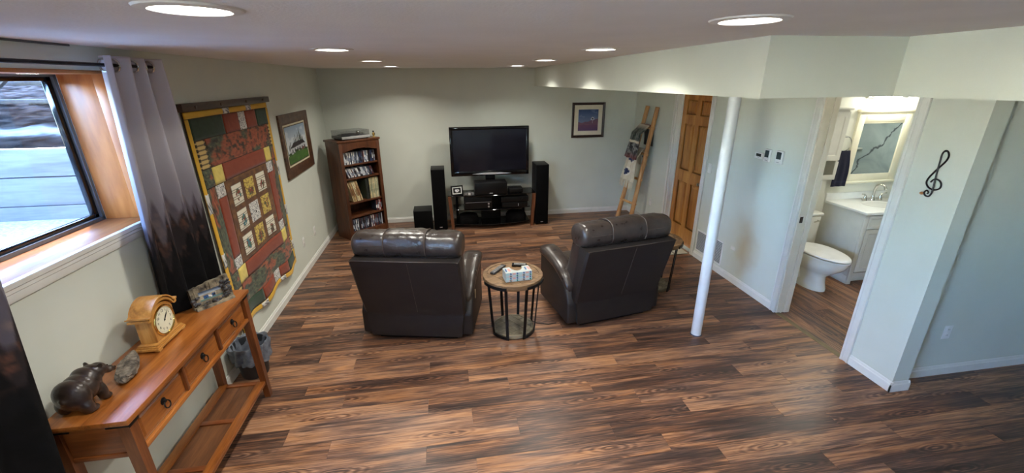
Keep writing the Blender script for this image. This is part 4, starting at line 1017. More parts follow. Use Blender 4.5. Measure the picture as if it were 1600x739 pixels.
# mantel clock
ck = thing('mantel_clock', 'oak mantel clock with arched top on the console table', 'clock', (.160, 2.292, CH+.0004)); ck.scale = (1.05,)*3
for x0, x1, y0, z0, z1, b_ in ((-.054,.054,.122,.008,.022,.004), (-.050,.050,.116,.022,.030,.003), (-.046,.047,.110,.030,.038,.003)): obj('plinth', B(x0,x1,-y0,y0,z0,z1,bev=b_), OAK, ck)
for a in (-1, 1):
    for b_ in (-1, 1): obj('foot', B(a*.04-.012, a*.04+.012, b_*.10-.014, b_*.10+.014, 0, .008, bev=.002), OAK, ck)
def archz(y, w, zs, rise): return zs+rise*math.cos(PI/2*min(1, abs(y)/w))**.62
poly = [(-.088,.038)]+[(.088*math.cos(PI*(1-k/20))*1.0, archz(.088*math.cos(PI*(1-k/20)), .0885, .160, .058)) for k in range(21)]+[(.088,.038)]
MX = Matrix(((0,0,1,0),(1,0,0,0),(0,1,0,0),(0,0,0,1)))      # polygon plane (y,z), extrude along x
obj('case', prism(nb(), poly[::-1], .078, .002, 1, M=T(-.040,0,0) @ MX), OAKZ, ck, ang=30)
crv = [(-.120,.170),(-.112,.1655),(-.100,.1655)]+[(-.092+.184*k/24, archz(-.092+.184*k/24, .0925, .167, .060)) for k in range(25)]+[(.100,.1655),(.112,.1655),(.120,.170)]
outer = [(y*1.0, z+(.012 if abs(y) > .095 else .014)) for y, z in crv]
for x0, d, off in ((-.046, .092, 0), (-.052,.104,.006)):
    o2 = [(y, z+off) for y, z in (crv if off == 0 else outer)]; i2 = [(y, z+off+(.014 if off == 0 else .008)) for y, z in (crv if off == 0 else outer)]
    rings = [[(x0, y, z), (x0+d, y, z), (x0+d, y2, z2), (x0, y2, z2)] for (y, z), (y2, z2) in zip(o2, i2)]
    obj('hood_moulding', loft(nb(), rings), OAK, ck, ang=35)
DC = (.0385, 0, .122)
obj('dial', cyl(nb(), (.0382,0,.122), (.0405,0,.122), .074, 44), mat('dial_cream', S(226,222,196), S(234,230,206), rough=.4), ck)
obj('bezel', torus(nb(), .075, .0055, 44, 8, M=T(.041,0,.122) @ R(90,'Y')), mat('brass_bezel', S(206,172,96), S(228,200,130), rough=.15, metal=1), ck)
bm = nb()
for k in range(60):
    a = 2*PI*k/60; r0 = .0615 if k % 5 else .0595
    box(bm, .0405,.0409,-.0004,.0004,r0,.064, M=T(0,0,.122) @ Matrix.Rotation(a, 4, 'X'))
o = obj('minute_track', bm, BLACKP, ck); o['kind'] = 'stuff'
for hnum in range(1, 13):
    cu = bpy.data.curves.new('numeral', 'FONT'); cu.body = str(hnum); cu.size = .019; cu.align_x = 'CENTER'; cu.align_y = 'CENTER'; cu.extrude = .0002
    a = math.radians(90-30*hnum); o = bpy.data.objects.new('numeral', cu); COL.objects.link(o); o.parent = ck; cu.materials.append(BLACKP)
    me = bpy.data.meshes.new_from_object(o); bpy.data.objects.remove(o); o = bpy.data.objects.new('numeral', me); COL.objects.link(o); o.parent = ck
    o.matrix_local = T(.0408, .050*math.cos(a), .122+.050*math.sin(a)) @ R(90,'Z') @ R(90,'X')
def hand(name, ang, L, w, x):
    b = prism(nb(), [(-w,-.008),(w,-.008),(w*1.6,L*.5),(0,L),(-w*1.6,L*.5)], .0008)
    obj(name, b, BLACKP, ck, T(x,0,.122) @ R(90,'Z') @ R(90,'X') @ R(-ang,'Z'))
hand('hour_hand', 41, .040, .0022, .0414); hand('minute_hand', 43, .058, .0016, .0424)
obj('hand_hub', cyl(nb(), (.0408,0,.122), (.0440,0,.122), .004, 12), BLACKP, ck)
# stone photo frame
sf = thing('stone_photo_frame', 'rocky resin photo frame with lake picture at far end of console', 'photo frame', (.24, 2.700, CH+.0004), 0)
sf.rotation_euler = (0, 0, math.radians(49))
ST1 = mat('resin_stone', S(50,44,40), S(150,138,116), rough=.8, scale=22, bump=.9, bscale=70)
ST2 = mat('resin_pebble', S(26,26,30), S(86,86,92), rough=.55, scale=40, bump=.5, bscale=80)
tl = R(-10,'X')
def topz(x): return .142+.016*fbm(x*40+3, 1, 4)+.012*(x/.12)
n_ = 22; poly = [(-.115+.23*k/n_, topz(-.115+.23*k/n_)) for k in range(n_+1)]
bm = nb()
lower = [(x, .030+.006*vn(x*60,2)) for x, _ in poly]
for k in range(n_):   # jagged surround built as a thick slab with an opening
    (x0, z0), (x1, z1) = poly[k], poly[k+1]; inside = -.072 < (x0+x1)/2 < .062
    segs = [(0, .040), (.104, None)] if inside else [(0, None)]
    for za, zb in segs:
        q = [(x0,za),(x1,za),(x1,z1 if zb is None else zb),(x0,z0 if zb is None else zb)]
        d = .014+.010*vn(k*.9, za*40, 6)
        loft(bm, [[(x, -d if i else .016, z) for x, z in q] for i in (0, 1)], M=tl)
obj('surround', bm, ST1, sf, ang=20)
def lake(u, v):
    c = mixc((70,96,140), (176,190,206), v*2.6)
    if v > .42: c = mixc((196,188,168), (120,104,84), fbm(u*9, v*9, 3)) 
    if v > .5 and .35 < u < .75 and fbm(u*12, v*9, 6) > .5: c = (226,226,226)
    if v > .52 and (.2 < u < .4 or .55 < u < .7): c = (52,84,132) if fbm(u*10, v*10, 7) > .42 else (50,44,40)
    if v > .82: c = (96,124,122)
    return c
sheet('picture', pl_on(tl, lambda u, v: (-.074+.138*u, -.002, .106-.068*v)), lake, 48, 26, colmat('photo_gloss', .25), sf, thick=.001)
random.seed(21); bm = nb()
for k in range(46):
    a = random.random()
    if k < 26: x, z = random.uniform(.055,.11), random.uniform(.03,.13)
    elif k < 36: x, z = random.uniform(-.115,-.075), random.uniform(.02,.08)
    else: x, z = random.uniform(-.11,.11), random.uniform(.012,.03)
    r_ = random.uniform(.006,.013); sphere(bm, (x, -.018-random.uniform(0,.010), z), (r_*1.2, r_*.7, r_), M=tl, sub=1)
o = obj('pebbles', bm, ST2, sf, ang=80); o['kind'] = 'stuff'
obj('base_ledge', loft(nb(), [[(-.112+.224*k/12, -.034-.008*vn(k*1.3,1), 0), (-.112+.224*k/12, .03, 0), (-.112+.224*k/12, .03, .016), (-.112+.224*k/12, -.028-.008*vn(k*1.3,1), .014+.006*vn(k*1.7,5))] for k in range(13)]), ST1, sf, ang=25)

# ------------------------------------------------------------------ waste basket
wb = thing('waste_basket', 'small dark waste basket with a grey plastic liner by the wall', 'waste basket', (.145, 3.155, 0))
obj('basket', lathe(nb(), [(0,.0),(.092,.0),(.096,.006),(.122,.275),(.128,.285),(.122,.285),(.116,.27),(.090,.012),(0,.012)], 36), mat('basket_dark', S(30,32,38), S(40,42,48), rough=.5), wb)
rings = []; NB = 72
for j, (r_, z) in enumerate(((.084,.08),(.100,.18),(.117,.27),(.126,.292),(.136,.298),(.140,.285),(.136,.25),(.134,.21),(.136,.17),(.132,.145))):
    k_ = 1 if j > 3 else .3
    rings.append([((r_+k_*.020*(vn(j*.9+i*.0, i*.55, 5)-.35)+k_*.008*math.sin(i*.9+j))*math.cos(2*PI*i/NB), (r_+k_*.020*(vn(j*.9, i*.55, 5)-.35)+k_*.008*math.sin(i*.9+j))*math.sin(2*PI*i/NB), z+k_*.022*(vn(i*.4, 3, 8)-.5)) for i in range(NB)])
b = loft(nb(), rings, cap=False)
obj('liner', b, mat('grey_liner', S(84,90,102), S(128,134,146), rough=.25, scale=14, bump=.4, bscale=40), wb, ang=50)

# ------------------------------------------------------------------ blanket ladder
ld_ = thing('blanket_ladder', 'rustic pine pole ladder leaning in the corner', 'ladder', (4.69, 6.48, 0))
FA, TA = Vector((4.654,6.626,.0)), Vector((4.926,6.455,1.83)); FB, TB = Vector((4.735,6.315,.0)), Vector((4.926,6.140,1.83))
O_ = Vector((4.69,6.48,0))
def rail(F, T_, seed): return tube(nb(), [tuple(F.lerp(T_, k/8)-O_+Vector((.004*(vn(k*.8,seed)-.5), .004*(vn(k*.9,seed+3)-.5), .0 if k else .002))) for k in range(9)], [.036*(1-.12*k/8)*(1+.08*(vn(k*1.3,seed+5)-.5)) for k in range(9)], 12)
obj('rail', rail(FA,TA,2), LADW, ld_); obj('rail', rail(FB,TB,7), LADW, ld_)
RZ = [.31,.72,1.12,1.52]
for z in RZ:
    a = FA.lerp(TA, z/1.83); b_ = FB.lerp(TB, z/1.83); d = (b_-a).normalized()
    obj('rung', tube(nb(), [tuple(a-d*.05-O_), tuple(a.lerp(b_,.5)-O_), tuple(b_+d*.045-O_)], [.019,.021,.019], 10), LADW, ld_)
def drape(name, label, zr, front, back, cf, wob, inset=(.10,.16), bulge=.05, nv=70, nu=40, skew=0, thick=.012, flare=0):
    t = thing(name, label, 'blanket', tuple(FA.lerp(TA, zr/1.83).lerp(FB.lerp(TB, zr/1.83), .5)), 0, 'blankets on the ladder')
    o0 = Vector(t.location)
    a = FA.lerp(TA, zr/1.83); b_ = FB.lerp(TB, zr/1.83); L = front+back
    slope = (TA-FA).xy/1.83
    def pfn(u, v):
        s = v*L; p = a.lerp(b_, inset[0]+(1-inset[0]-inset[1])*u)
        w = wob*math.sin(u*11+1.3)+wob*.6*math.sin(u*23+v*4)
        if s < back:
            dz = back-s; x = p.x+.030+.02*min(1,dz*6)+w*.5*min(1, dz*4); z = p.z+.026-dz; y = p.y
            x = min(x, 4.955)
        else:
            dz = s-back; k = min(1, dz*9); x = p.x-.034-bulge*k-.145*dz*.9+w*min(1, dz*4); z = p.z+.026-dz; y = p.y+(u-.5)*-flare*dz+skew*dz
            if dz < .05: 
                ang = dz/.05*PI/2; x = p.x+.030*math.cos(ang*2)-bulge*k*.5*(dz/.05); z = p.z+.026+.012*math.sin(ang*2)
        return (x-o0.x, y-o0.y, z-o0.z)
    return t, pfn, sheet('cloth', pfn, lambda u, v: cf(u, (v*L-back)), nu, nv, colmat('blanket_wool', .95, .8, 120, .4), t, thick=thick)
def dark_blanket(u, s):
    if s < 0: c = (30,32,34)
    elif s < .035: c = (110,40,36)
    elif s < .05: c = (222,212,188)
    elif s < .225: c = (44,58,56) if fbm(u*22, s*60, 3) > .48 else (84,94,88)
    elif s < .25: c = (222,214,192)
    else:
        c = (34,36,38) if fbm(u*10, s*34, 6) > .5 else (118,120,116)
        if s > .40: c = mixc(c, (96,44,44), (s-.40)*12)
    return c
drape('patterned_blanket', 'dark grey-green patterned blanket over the top rung of the ladder', 1.52, .50, .30, dark_blanket, .014, inset=(.0,.12), bulge=.11, skew=.10, flare=.25, thick=.02)
def cream_blanket(u, s):
    c = mixc((206,196,170), (224,216,194), fbm(u*20, s*40, 3))
    for cu_, cs_, r_ in ((.55,.16,.05),(.35,.36,.055),(.75,-.12,.06)):
        dx, dy = (u-cu_)*.24, s-cs_; rr = math.hypot(dx, dy); an = math.atan2(dy, dx)
        if rr < r_*(.55+.45*abs(math.cos(2*an))): c = (26,42,88)
        elif rr < r_*1.25 and dx > 0 and rr > r_*.9: c = (236,232,220)
    return c
t_, pfn, _o = drape('cream_blanket', 'cream fringed throw with navy stars on a lower rung of the ladder', 1.16, .50, .26, cream_blanket, .014, inset=(-.05,.13), bulge=.075, skew=.06, flare=.3, thick=.014)
bm = nb()
for k in range(26):
    x, y, z = pfn((k+.5)/26, 1.0); j = .02*(vn(k*1.7,3)-.5)
    tube(bm, [(x,y,z+.01),(x-.008+j,y+j*.5,z-.05),(x-.014+j,y+j,z-.11-.02*vn(k*2.1,1))], [.006,.0055,.003], 6)
o = obj('fringe', bm, mat('fringe_wool', S(204,194,166), S(222,212,188), rough=.95), t_); o['kind'] = 'stuff'

pc = obj('power_cord', tube(nb(), [(2.47,3.60,.005),(2.56,3.50,.004),(2.66,3.46,.004),(2.74,3.47,.004)], .004, 8), BLACKP); tag(pc, 'thin black power cord on the floor beneath the right recliner', 'cord')
# ------------------------------------------------------------------ door mat
dm = thing('door_mat', 'small cream and grey striped mat on the floor at the wooden door', 'door mat', (4.68, 5.24, 0))
def matc(u, v): return (204,198,178) if not (.42 < u < .50 or .60 < u < .66 or u < .06) else (130,124,110)
obj('backing', B(-.26,.26,-.38,.40,.0005,.006,bev=.002), mat('mat_rubber', S(60,56,50), rough=.9), dm)
sheet('pile', lambda u, v: (-.255+.51*u, -.375+.77*v, .0085+.001*vn(u*80,v*80)), matc, 60, 50, colmat('mat_pile', .95, .6, 300), dm, thick=.003)

# ------------------------------------------------------------------ plates, thermostats, vents on walls
def outlet(label, M, switch=False, dbl=False):
    t = bpy.data.objects.new('light_switch' if switch else 'wall_outlet', None); COL.objects.link(t); t.matrix_world = M; t.empty_display_size = .05
    tag(t, label, 'switch' if switch else 'outlet')
    obj('plate', B(-.036,.036,-.006,-.0005,-.058,.058,bev=.003), WHITEP, t)
    if switch: obj('rocker', B(-.016,.016,-.010,-.006,-.033,.033,bev=.002), WHITEP, t)
    else:
        for s in (-1, 1):
            f = obj('socket', lathe(nb(), [(0,-.0),(.016,0),(.016,.003),(0,.003)], 20, M=T(0,-.006,s*.024) @ R(90,'X')), WHITEP, t)
            for q in (-.006, .006): obj('slot', B(q-.001,q+.001,-.0096,-.0091,s*.024-.004,s*.024+.006), BLACKP, f)
ML = lambda y, z: T(0,y,z) @ R(90)            # front faces +x
MR = lambda y, z: T(W,y,z) @ R(-90)           # front faces -x
outlet('white wall outlet on left wall nearer the quilt', ML(5.18,.385)); outlet('white wall outlet on left wall nearer the bookcase', ML(5.65,.365))
outlet('white wall outlet on right wall behind the ladder', MR(6.13,.38))
outlet('white light switch on right wall beside the wooden door', MR(4.725,1.19), True)
outlet('white wall outlet low on the alcove wall', T(5.473,YAL,.395))
outlet('white light switch on the bathroom wall below the cabinet', T(6.075,BY,1.04), True)
def thermostat(label, y, z, w, h, screen):
    t = bpy.data.objects.new('thermostat', None); COL.objects.link(t); t.matrix_world = MR(y, z); tag(t, label, 'thermostat', 'thermostats on the right wall')
    obj('housing', B(-w/2,w/2,-.022,-.0005,-h/2,h/2,bev=.006,seg=3), WHITEP, t)
    x0, x1, z0, z1 = screen; obj('display', B(x0,x1,-.0235,-.0221,z0,z1), mat('lcd_dark', S(44,54,54), S(56,66,66), rough=.2), t)
    bm = nb()
    for k in range(3): box(bm, -.014+k*.011, -.007+k*.011, -.0235, -.0221, -h/2+.012, -h/2+.018, .0005)
    o = obj('buttons', bm, mat('button_grey', S(150,150,150), rough=.5), t); o['kind'] = 'stuff'
thermostat('low wide white thermostat, the one nearest the wooden door', 3.925, 1.478, .118, .062, (-.032,.038,-.008,.020))
thermostat('upright white thermostat in the middle of the three', 3.812, 1.497, .078, .125, (-.026,.026,-.018,.050))
thermostat('upright white thermostat nearest the bathroom', 3.652, 1.503, .092, .125, (-.030,.030,-.018,.050))
def grille(label, y0, y1, z0, z1):
    t = bpy.data.objects.new('vent_grille', None); COL.objects.link(t); t.matrix_world = T(W,(y0+y1)/2,(z0+z1)/2) @ R(-90); tag(t, label, 'vent', 'return air grilles')
    w, h = (y1-y0)/2, (z1-z0)/2; bm = nb()
    for a in ((-w,w,-.008,-.0005,h-.018,h),(-w,w,-.008,-.0005,-h,-h+.018),(-w,-w+.016,-.008,-.0005,-h+.018,h-.018),(w-.016,w,-.008,-.0005,-h+.018,h-.018)): box(bm, *a, bev=.002)
    obj('frame', bm, WHITEP, t); n = int((2*h-.04)/.017)
    obj('backing', B(-w+.01,w-.01,-.0015,-.0006,-h+.01,h-.01), mat('vent_shadow', S(132,136,140), rough=.8), t)  # mid-grey plate behind the louvers
    for k in range(n):
        zz = -h+.026+k*(2*h-.045)/(n-1) if n > 1 else 0
        obj('louver', B(-w+.016,w-.016,-.0045,.0045,-.0008,.0008,M=T(0,-.0062,zz) @ R(-40,'X')), WHITEP, t)
grille('white louvered vent grille low on right wall, nearer the wooden door', 4.535, 4.775, .10, .385)
grille('white louvered vent grille low on right wall behind the pole', 4.235, 4.475, .10, .405)
cp = obj('cable_plate', B(-.036,.036,-.005,-.0005,-.02,.02,bev=.002), WHITEP, None, MR(4.07,.395)); tag(cp, 'small flat white cover plate beside the vent grilles', 'cover plate')
# treble clef wall decoration
cl = bpy.data.objects.new('treble_clef', None); COL.objects.link(cl); tag(cl, 'black wrought iron treble clef hung on the wall end by the bathroom', 'wall decoration'); cl.location = (W-.02, 2.28, 1.62)
PT = [(2.3,1.566),(2.286,1.588),(2.257,1.588),(2.238,1.567),(2.239,1.538),(2.268,1.521),(2.306,1.529),(2.328,1.556),(2.325,1.589),(2.305,1.632),(2.283,1.671),(2.26,1.712),(2.254,1.744),(2.264,1.770),(2.28,1.776),(2.292,1.753),(2.289,1.698),(2.285,1.629),(2.277,1.548),(2.274,1.504),(2.283,1.475),(2.304,1.473),(2.318,1.49),(2.308,1.508),(2.294,1.499),(2.299,1.488)]
def spline(P, k=5):
    out = []
    for i in range(len(P)-1):
        p0, p1, p2, p3 = P[max(i-1,0)], P[i], P[i+1], P[min(i+2,len(P)-1)]
        for j in range(k):
            t = j/k; out.append(tuple(.5*((2*p1[c])+(-p0[c]+p2[c])*t+(2*p0[c]-5*p1[c]+4*p2[c]-p3[c])*t*t+(-p0[c]+3*p1[c]-3*p2[c]+p3[c])*t**3) for c in (0,1)))
    return out+[P[-1]]
pts = spline(PT); obj('iron_scroll', tube(nb(), [(-.004+.008*(.5-.5*math.cos(i*.06)), y-2.28, z-1.62) for i, (y, z) in enumerate(pts)], .0052, 8), BLACKM, cl)
sphere(bm := nb(), (-.006,.050,-.136), (.011,.013,.010)); obj('wooden_bead', bm, mat('bead_amber', S(176,112,60), S(196,134,80), rough=.4), cl)
obj('wall_hook', cyl(nb(), (.0,.0,.150), (.0195,.0,.150), .003, 8), BLACKM, cl)
# thin dark strip where wall meets ceiling over the window
tag(obj('ceiling_strip', B(.002,.012,1.95,2.55,H-.010,H-.0005,bev=.001), mat('strip_grey', S(84,84,86), rough=.6)), 'thin dark strip along the ceiling edge above the window', 'strip')

# ================================================================== BATHROOM
VCAB = mat('vanity_paint', S(206,204,192), S(212,210,198), rough=.4)
VSIDE = VCAB
to = thing('toilet', 'white two-piece toilet with closed lid beside the vanity', 'toilet', (5.80, BY-.012, 0), 180)   # local +y is forward
def ell(cy, rx, ryf, ryb, z, n=32):
    return [(rx*math.cos(2*PI*k/n), cy+(ryf if math.sin(2*PI*k/n) > 0 else ryb)*math.sin(2*PI*k/n), z) for k in range(n)]
obj('bowl', loft(nb(), [ell(.44,.115,.20,.30,0), ell(.44,.112,.20,.30,.03), ell(.45,.092,.170,.24,.10), ell(.46,.088,.155,.22,.17), ell(.47,.115,.20,.23,.22), ell(.475,.158,.275,.25,.28), ell(.48,.180,.318,.26,.33), ell(.48,.186,.335,.28,.37), ell(.48,.186,.335,.28,.395)]), PORC, to, ang=60)
obj('trapway', tube(nb(), [(.085,.12,.06),(.095,.16,.20),(.098,.26,.26),(.095,.34,.16),(.088,.36,.07)], .042, 12), PORC, to, ang=60)
obj('rear_foot', B(-.105,.105,.06,.3,.0,.34,bev=.03,seg=3), PORC, to, ang=60)
obj('seat', loft(nb(), [ell(.48,.190,.345,.26,.396), ell(.48,.194,.35,.265,.404), ell(.48,.192,.347,.262,.413)]), WHITEP, to, ang=50)
obj('lid', loft(nb(), [ell(.48,.184,.336,.254,.4185), ell(.48,.192,.347,.262,.425), ell(.48,.186,.338,.256,.437), ell(.48,.15,.29,.21,.443)]), WHITEP, to, ang=50)
tk = [[(-w,.005,z),(w,.005,z),(w,d,z),(-w,d,z)] for z, w, d in ((.385,.185,.165),(.40,.195,.175),(.60,.212,.188),(.735,.218,.192))]
b = loft(nb(), tk); bmesh.ops.bevel(b, geom=[e for e in b.edges], offset=.018, segments=3, affect='EDGES', clamp_overlap=True)
obj('tank', b, PORC, to, ang=50)
obj('tank_lid', B(-.228,.228,.0,.205,.7355,.768,bev=.012,seg=3), PORC, to, ang=50)
lv = obj('flush_lever', tube(nb(), [(-.17,.192,.68),(-.17,.215,.68),(-.10,.222,.672)], .007, 8), CHROME, to)
# vanity
va = thing('bathroom_vanity', 'white vanity cabinet with drawer and door beside the toilet', 'vanity', (6.215, 3.715, 0))
VWD, VD = .78, BY-3.715-.002
obj('carcass', B(0,VWD,.02,VD,.10,.83,bev=.002), VCAB, va)
obj('toe_board', B(.02,VWD-.02,.07,.085,.0,.0995), VCAB, va)
for x0 in (0, VWD-.05):
    obj('front_leg', B(x0,x0+.05,0,.0195,0,.83,bev=.002), VCAB, va)
obj('side_foot', B(0,.02,.0205,VD,0,.0995,bev=.002), VCAB, va)
poly = [(.0505,.10),(.12,.055),(VWD-.12,.055),(VWD-.0505,.10),(VWD-.0505,.135),(.0505,.135)]
obj('base_rail', prism(nb(), [(.0505,.04),(.075,.04),(.10,.085),(VWD-.10,.085),(VWD-.075,.04),(VWD-.0505,.04),(VWD-.0505,.14),(.0505,.14)], .018, M=T(0,.0195,0) @ R(90,'X')), VCAB, va)
def shaker(name, x0, x1, z0, z1):
    rings = [[(x0+i,-d,z0+i),(x1-i,-d,z0+i),(x1-i,-d,z1-i),(x0+i,-d,z1-i)] for i, d in ((0,-.019),(0,.004),(.003,.006),(.045,.006),(.052,.001),(.06,-.002),(.0605,-.002))]
    if z1-z0 < .2: rings = [[(x0+i,-d,z0+i),(x1-i,-d,z0+i),(x1-i,-d,z1-i),(x0+i,-d,z1-i)] for i, d in ((0,-.019),(0,.004),(.003,.006),(.028,.006),(.034,.001),(.04,-.002),(.0405,-.002))]
    return obj(name, loft(nb(), rings), VCAB, va, ang=20)
shaker('drawer', .053, VWD-.053, .665, .815)
d1 = shaker('door', .053, VWD/2-.002, .15, .655); d2 = shaker('door', VWD/2+.002, VWD-.053, .15, .655)
for d_, x in ((d1, VWD/2-.035), (d2, VWD/2+.035)): obj('knob', lathe(nb(), [(.006,.006),(.006,.018),(.014,.024),(.012,.032),(0,.034)], 16, M=T(x,0,.60) @ R(90,'X')), CHROME, d_)
top = obj('countertop', B(-.012,VWD+.012,-.018,VD,.8305,.858,bev=.004), mat('cultured_marble', S(230,232,226), S(236,238,232), rough=.12, coat=.4), va)
n_ = 36; rings = []
for r_, z in ((1.06,.8585),(1.0,.862),(.94,.8585),(.80,.8592)): rings.append([(VWD*.55+.20*r_*math.cos(2*PI*k/n_), .24+.145*r_*math.sin(2*PI*k/n_), z) for k in range(n_)])
obj('basin_rim', loft(nb(), rings), mat('cultured_marble', S(230,232,226)), top, ang=60)
obj('backsplash', B(-.012,VWD+.012,VD-.018,VD,.8585,.94,bev=.003), mat('cultured_marble', S(230,232,226)), top)
# faucet
fa = thing('faucet', 'chrome gooseneck faucet with two lever handles on the vanity', 'faucet', (6.735, 4.14, .8592))
obj('spout_base', lathe(nb(), [(.0,0),(.028,0),(.026,.012),(.015,.05),(.014,.06),(0,.06)], 20), CHROME, fa)
obj('spout', tube(nb(), [(0,0,.05),(0,0,.13),(0,-.015,.175),(0,-.055,.20),(0,-.10,.19),(0,-.125,.155)], [.014,.013,.013,.013,.014,.016], 14), CHROME, fa, ang=60)
for s in (-1, 1):
    h_ = obj('handle_base', lathe(nb(), [(0,0),(.026,0),(.024,.010),(.013,.045),(.012,.06),(0,.062)], 20, M=T(s*.105,.0,0)), CHROME, fa)
    obj('lever', tube(nb(), [(s*.105,0,.06),(s*.125,-.006,.075),(s*.165,-.012,.082)], [.009,.008,.007], 10), CHROME, h_)
# mirror
mi = thing('bathroom_mirror', 'cream crown-topped framed mirror above the vanity', 'mirror', (6.70, BY-.0005, 1.45))
MC = mat('mirror_frame_paint', S(228,222,196), S(234,228,202), rough=.45)
bm = nb(); box(bm, -.345,-.265,-.03,0,-.37,.39,.003); box(bm, .265,.345,-.03,0,-.37,.39,.003); box(bm, -.265,.265,-.03,0,-.37,-.29,.003); box(bm, -.265,.265,-.03,0,.285,.39,.003)
obj('frame', bm, MC, mi)
bm = nb(); box(bm, -.355,.355,-.038,0,.3905,.405,.004); box(bm, -.37,.37,-.05,0,.405,.445,.010); box(bm, -.25,.25,-.034,-.03,.305,.375,.004); box(bm, -.36,.36,-.042,0,-.40,-.3705,.008)
obj('crown', bm, MC, mi)
mg, t, b = newmat('mirror_glass'); b.inputs['Base Color'].default_value = (.86,.90,.89,1); b.inputs['Metallic'].default_value = 1; b.inputs['Roughness'].default_value = .015
obj('glass', B(-.264,.264,-.022,-.018,-.289,.284), mg, mi)
# vanity light bar
vl = thing('vanity_light', 'vanity light bar with glass shades above the mirror', 'wall light', (6.70, BY-.0005, 2.03))
obj('back_bar', B(-.30,.30,-.03,0,-.025,.035,bev=.006), CHROME, vl)
for x in (-.2, 0, .2):
    arm = obj('shade', lathe(nb(), [(.03,.0),(.05,.035),(.052,.06),(.048,.06),(.028,.004)], 20, M=T(x,-.09,-.03)), emis('shade_glow', (1,.96,.88,1), 12), vl)
    obj('arm', tube(nb(), [(x,-.03,.0),(x,-.07,.01),(x,-.09,.02)], .008, 8), CHROME, vl)
    l_ = bpy.data.lights.new('bulb', 'POINT'); l_.energy = 4.2; l_.shadow_soft_size = .04; l_.color = (1, .95, .86); lo = bpy.data.objects.new('bulb', l_); COL.objects.link(lo); lo.parent = vl; lo.location = (x, -.15, -.01)
bl = thing('bathroom_ceiling_light', 'round flush bathroom ceiling light, hidden above the opening', 'ceiling light', (6.0, 3.2, ZS))
obj('diffuser', lathe(nb(), [(0,-.06),(.08,-.055),(.13,-.03),(.14,-.0005),(0,-.0005)], 32), emis('shade_glow2', (1,.96,.9,1), 6), bl)
l_ = bpy.data.lights.new('bath_led', 'AREA'); l_.shape = 'DISK'; l_.size = .26; l_.energy = 7; l_.color = (1,.97,.92); lo = bpy.data.objects.new('bath_led', l_); COL.objects.link(lo); lo.parent = bl; lo.location = (0,0,-.07)
# wall cabinet over the toilet
wc = thing('wall_cabinet', 'white bathroom wall cabinet with open cubby over the toilet', 'wall cabinet', (5.72, BY-.0005, 1.16))
CW, CD = .30, .215
bm = nb(); box(bm, -CW,-CW+.018,-CD,0,0,.74,.002); box(bm, CW-.018,CW,-CD,0,0,.74,.002)
for a, b_ in ((0,.018),(.205,.223),(.722,.74)): box(bm, -CW+.018,CW-.018,-CD,0,a,b_,.001)
box(bm, -CW+.018,CW-.018,-.008,0,.018,.722)
obj('carcass', bm, VCAB, wc)
obj('cornice', prism(nb(), [(-CW-.02,-CD-.03),(CW+.02,-CD-.03),(CW+.02,0),(-CW-.02,0)], .02, .005, M=T(0,0,.7405)), VCAB, wc)
bm = nb(); box(bm, -CW,CW,-CD-.018,-CD-.0005,-.0,.055,.003); box(bm, CW-.04,CW,-CD-.018,-CD-.0005,.055,.20,.002); box(bm, -CW,-CW+.04,-CD-.018,-CD-.0005,.055,.20,.002)
obj('face_frame', bm, VCAB, wc)
for x0, x1 in ((-CW+.003,-.002),(.002,CW-.003)):
    z0, z1 = .215, .725
    rings = [[(x0+i,-CD-d,z0+i),(x1-i,-CD-d,z0+i),(x1-i,-CD-d,z1-i),(x0+i,-CD-d,z1-i)] for i, d in ((0,.001),(0,.018),(.05,.018),(.056,.010),(.062,.010),(.085,.017),(.086,.017))]
    obj('door', loft(nb(), rings), VCAB, wc, ang=20)
so = thing('soap_dish', 'small green and white soap dish in the cabinet cubby', 'soap dish', (5.80, BY-.13, 1.1785))
obj('dish', lathe(nb(), [(0,0),(.03,0),(.045,.02),(.042,.022),(0,.01)], 20), mat('dish_green', S(150,190,160), S(170,206,178), rough=.3), so)
obj('soap', B(-.025,.025,-.016,.016,.0105,.032,bev=.008,seg=3), WHITEP, so)
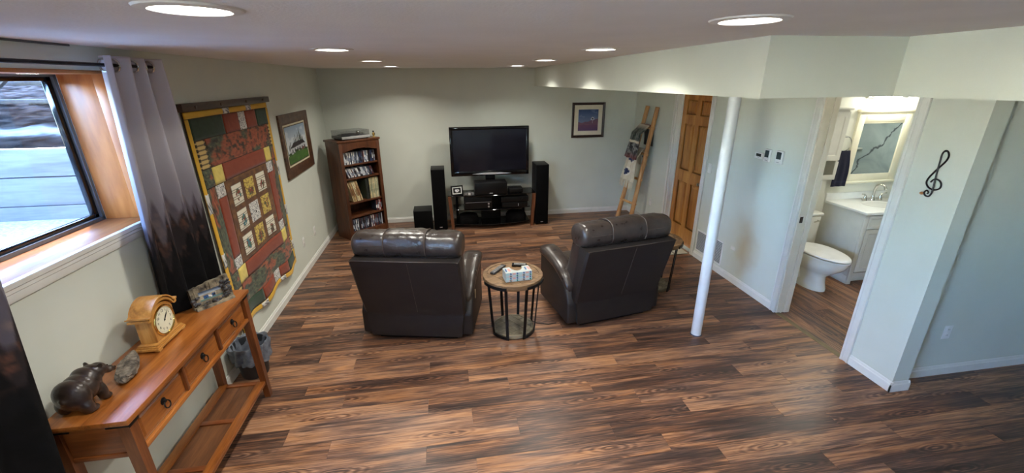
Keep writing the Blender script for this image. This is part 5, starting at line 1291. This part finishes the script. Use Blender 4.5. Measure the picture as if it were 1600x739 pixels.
# towel ring and towel
tr = thing('towel_ring', 'chrome towel ring on the wall beside the mirror', 'towel ring', (6.235, BY-.0005, 1.60))
obj('rosette', lathe(nb(), [(0,0),(.026,0),(.024,.008),(.012,.02),(.010,.05),(0,.052)], 20, M=R(90,'X')), CHROME, tr)
obj('ring', torus(nb(), .08, .005, 36, 8, M=T(0,-.05,-.08) @ R(90,'X')), CHROME, tr)
tw = thing('hand_towel', 'navy blue hand towel hanging from the towel ring', 'towel', (6.235, BY-.0505, 1.437))
def towel(u, v):
    L = .74; s = v*L-.33; x = (u-.5)*(.155+.03*min(1,abs(s)*4)); w = .004*math.sin(u*14)*min(1,abs(s)*6)
    if s < 0: return (x-.06*min(1,-s*4), .014+w+.01*min(1,-s*6), .010+s)
    return (x+.015*min(1,s*4), -.014-w-.012*min(1,s*6), .010-s)
sheet('cloth', towel, lambda u, v: mixc((14,14,34), (22,22,46), vn(u*30, v*50)) if not (.91 < v < .94) else (26,28,54), 36, 60, colmat('towel_terry', .95, .8, 200, 0), tw, thick=.008)
# shower surround seen in the mirror
MARB, t, b = newmat('shower_marble'); L = t.links.new
tc = N(t,'ShaderNodeTexCoord'); nz = N(t,'ShaderNodeTexNoise'); nz.inputs['Scale'].default_value = 2.2; nz.inputs['Detail'].default_value = 8; nz.inputs['Distortion'].default_value = 1.2; L(tc.outputs['Object'], nz.inputs['Vector'])
sx = N(t,'ShaderNodeSeparateXYZ'); L(tc.outputs['Object'], sx.inputs[0])
def MM(op, x, y):
    q = N(t, 'ShaderNodeMath', operation=op)
    for k, v in enumerate((x, y)):
        if isinstance(v, (int, float)): q.inputs[k].default_value = v
        elif v is not None: L(v, q.inputs[k])
    return q.outputs[0]
dv = MM('ADD', MM('MULTIPLY', sx.outputs['Z'], .55), MM('MULTIPLY', sx.outputs['Y'], -.80))
dv = MM('ADD', MM('ADD', dv, MM('MULTIPLY', nz.outputs['Fac'], .34)), -.78)
dv = MM('PINGPONG', dv, .55); ab2v = MM('ABSOLUTE', dv, None)
r1 = ramp(t, [(.3, S(140,158,162)), (.7, S(186,200,202))]); L(nz.outputs['Fac'], r1.inputs[0])
r2_ = ramp(t, [(.0, (1,1,1,1)), (.006, (.8,.8,.8,1)), (.016, (0,0,0,1))]); L(ab2v, r2_.inputs[0])
mx = N(t,'ShaderNodeMix', data_type='RGBA'); L(r2_.outputs[0], mx.inputs[0]); L(r1.outputs[0], mx.inputs[6]); mx.inputs[7].default_value = S(74,82,88); L(mx.outputs[2], b.inputs['Base Color']); b.inputs['Roughness'].default_value = .15
sh = thing('shower_surround', 'grey-veined marble shower surround reflected in the mirror', 'shower', (RX, 3.3, 0))
obj('wall_panel', B(-.0125,-.0005,-.94,.945,.0,ZS-.002,bev=.002), MARB, sh)
obj('shelf', B(-.11,-.013,-.22,-.03,1.27,1.295,bev=.006), mat('cultured_marble', S(230,232,226)), sh)
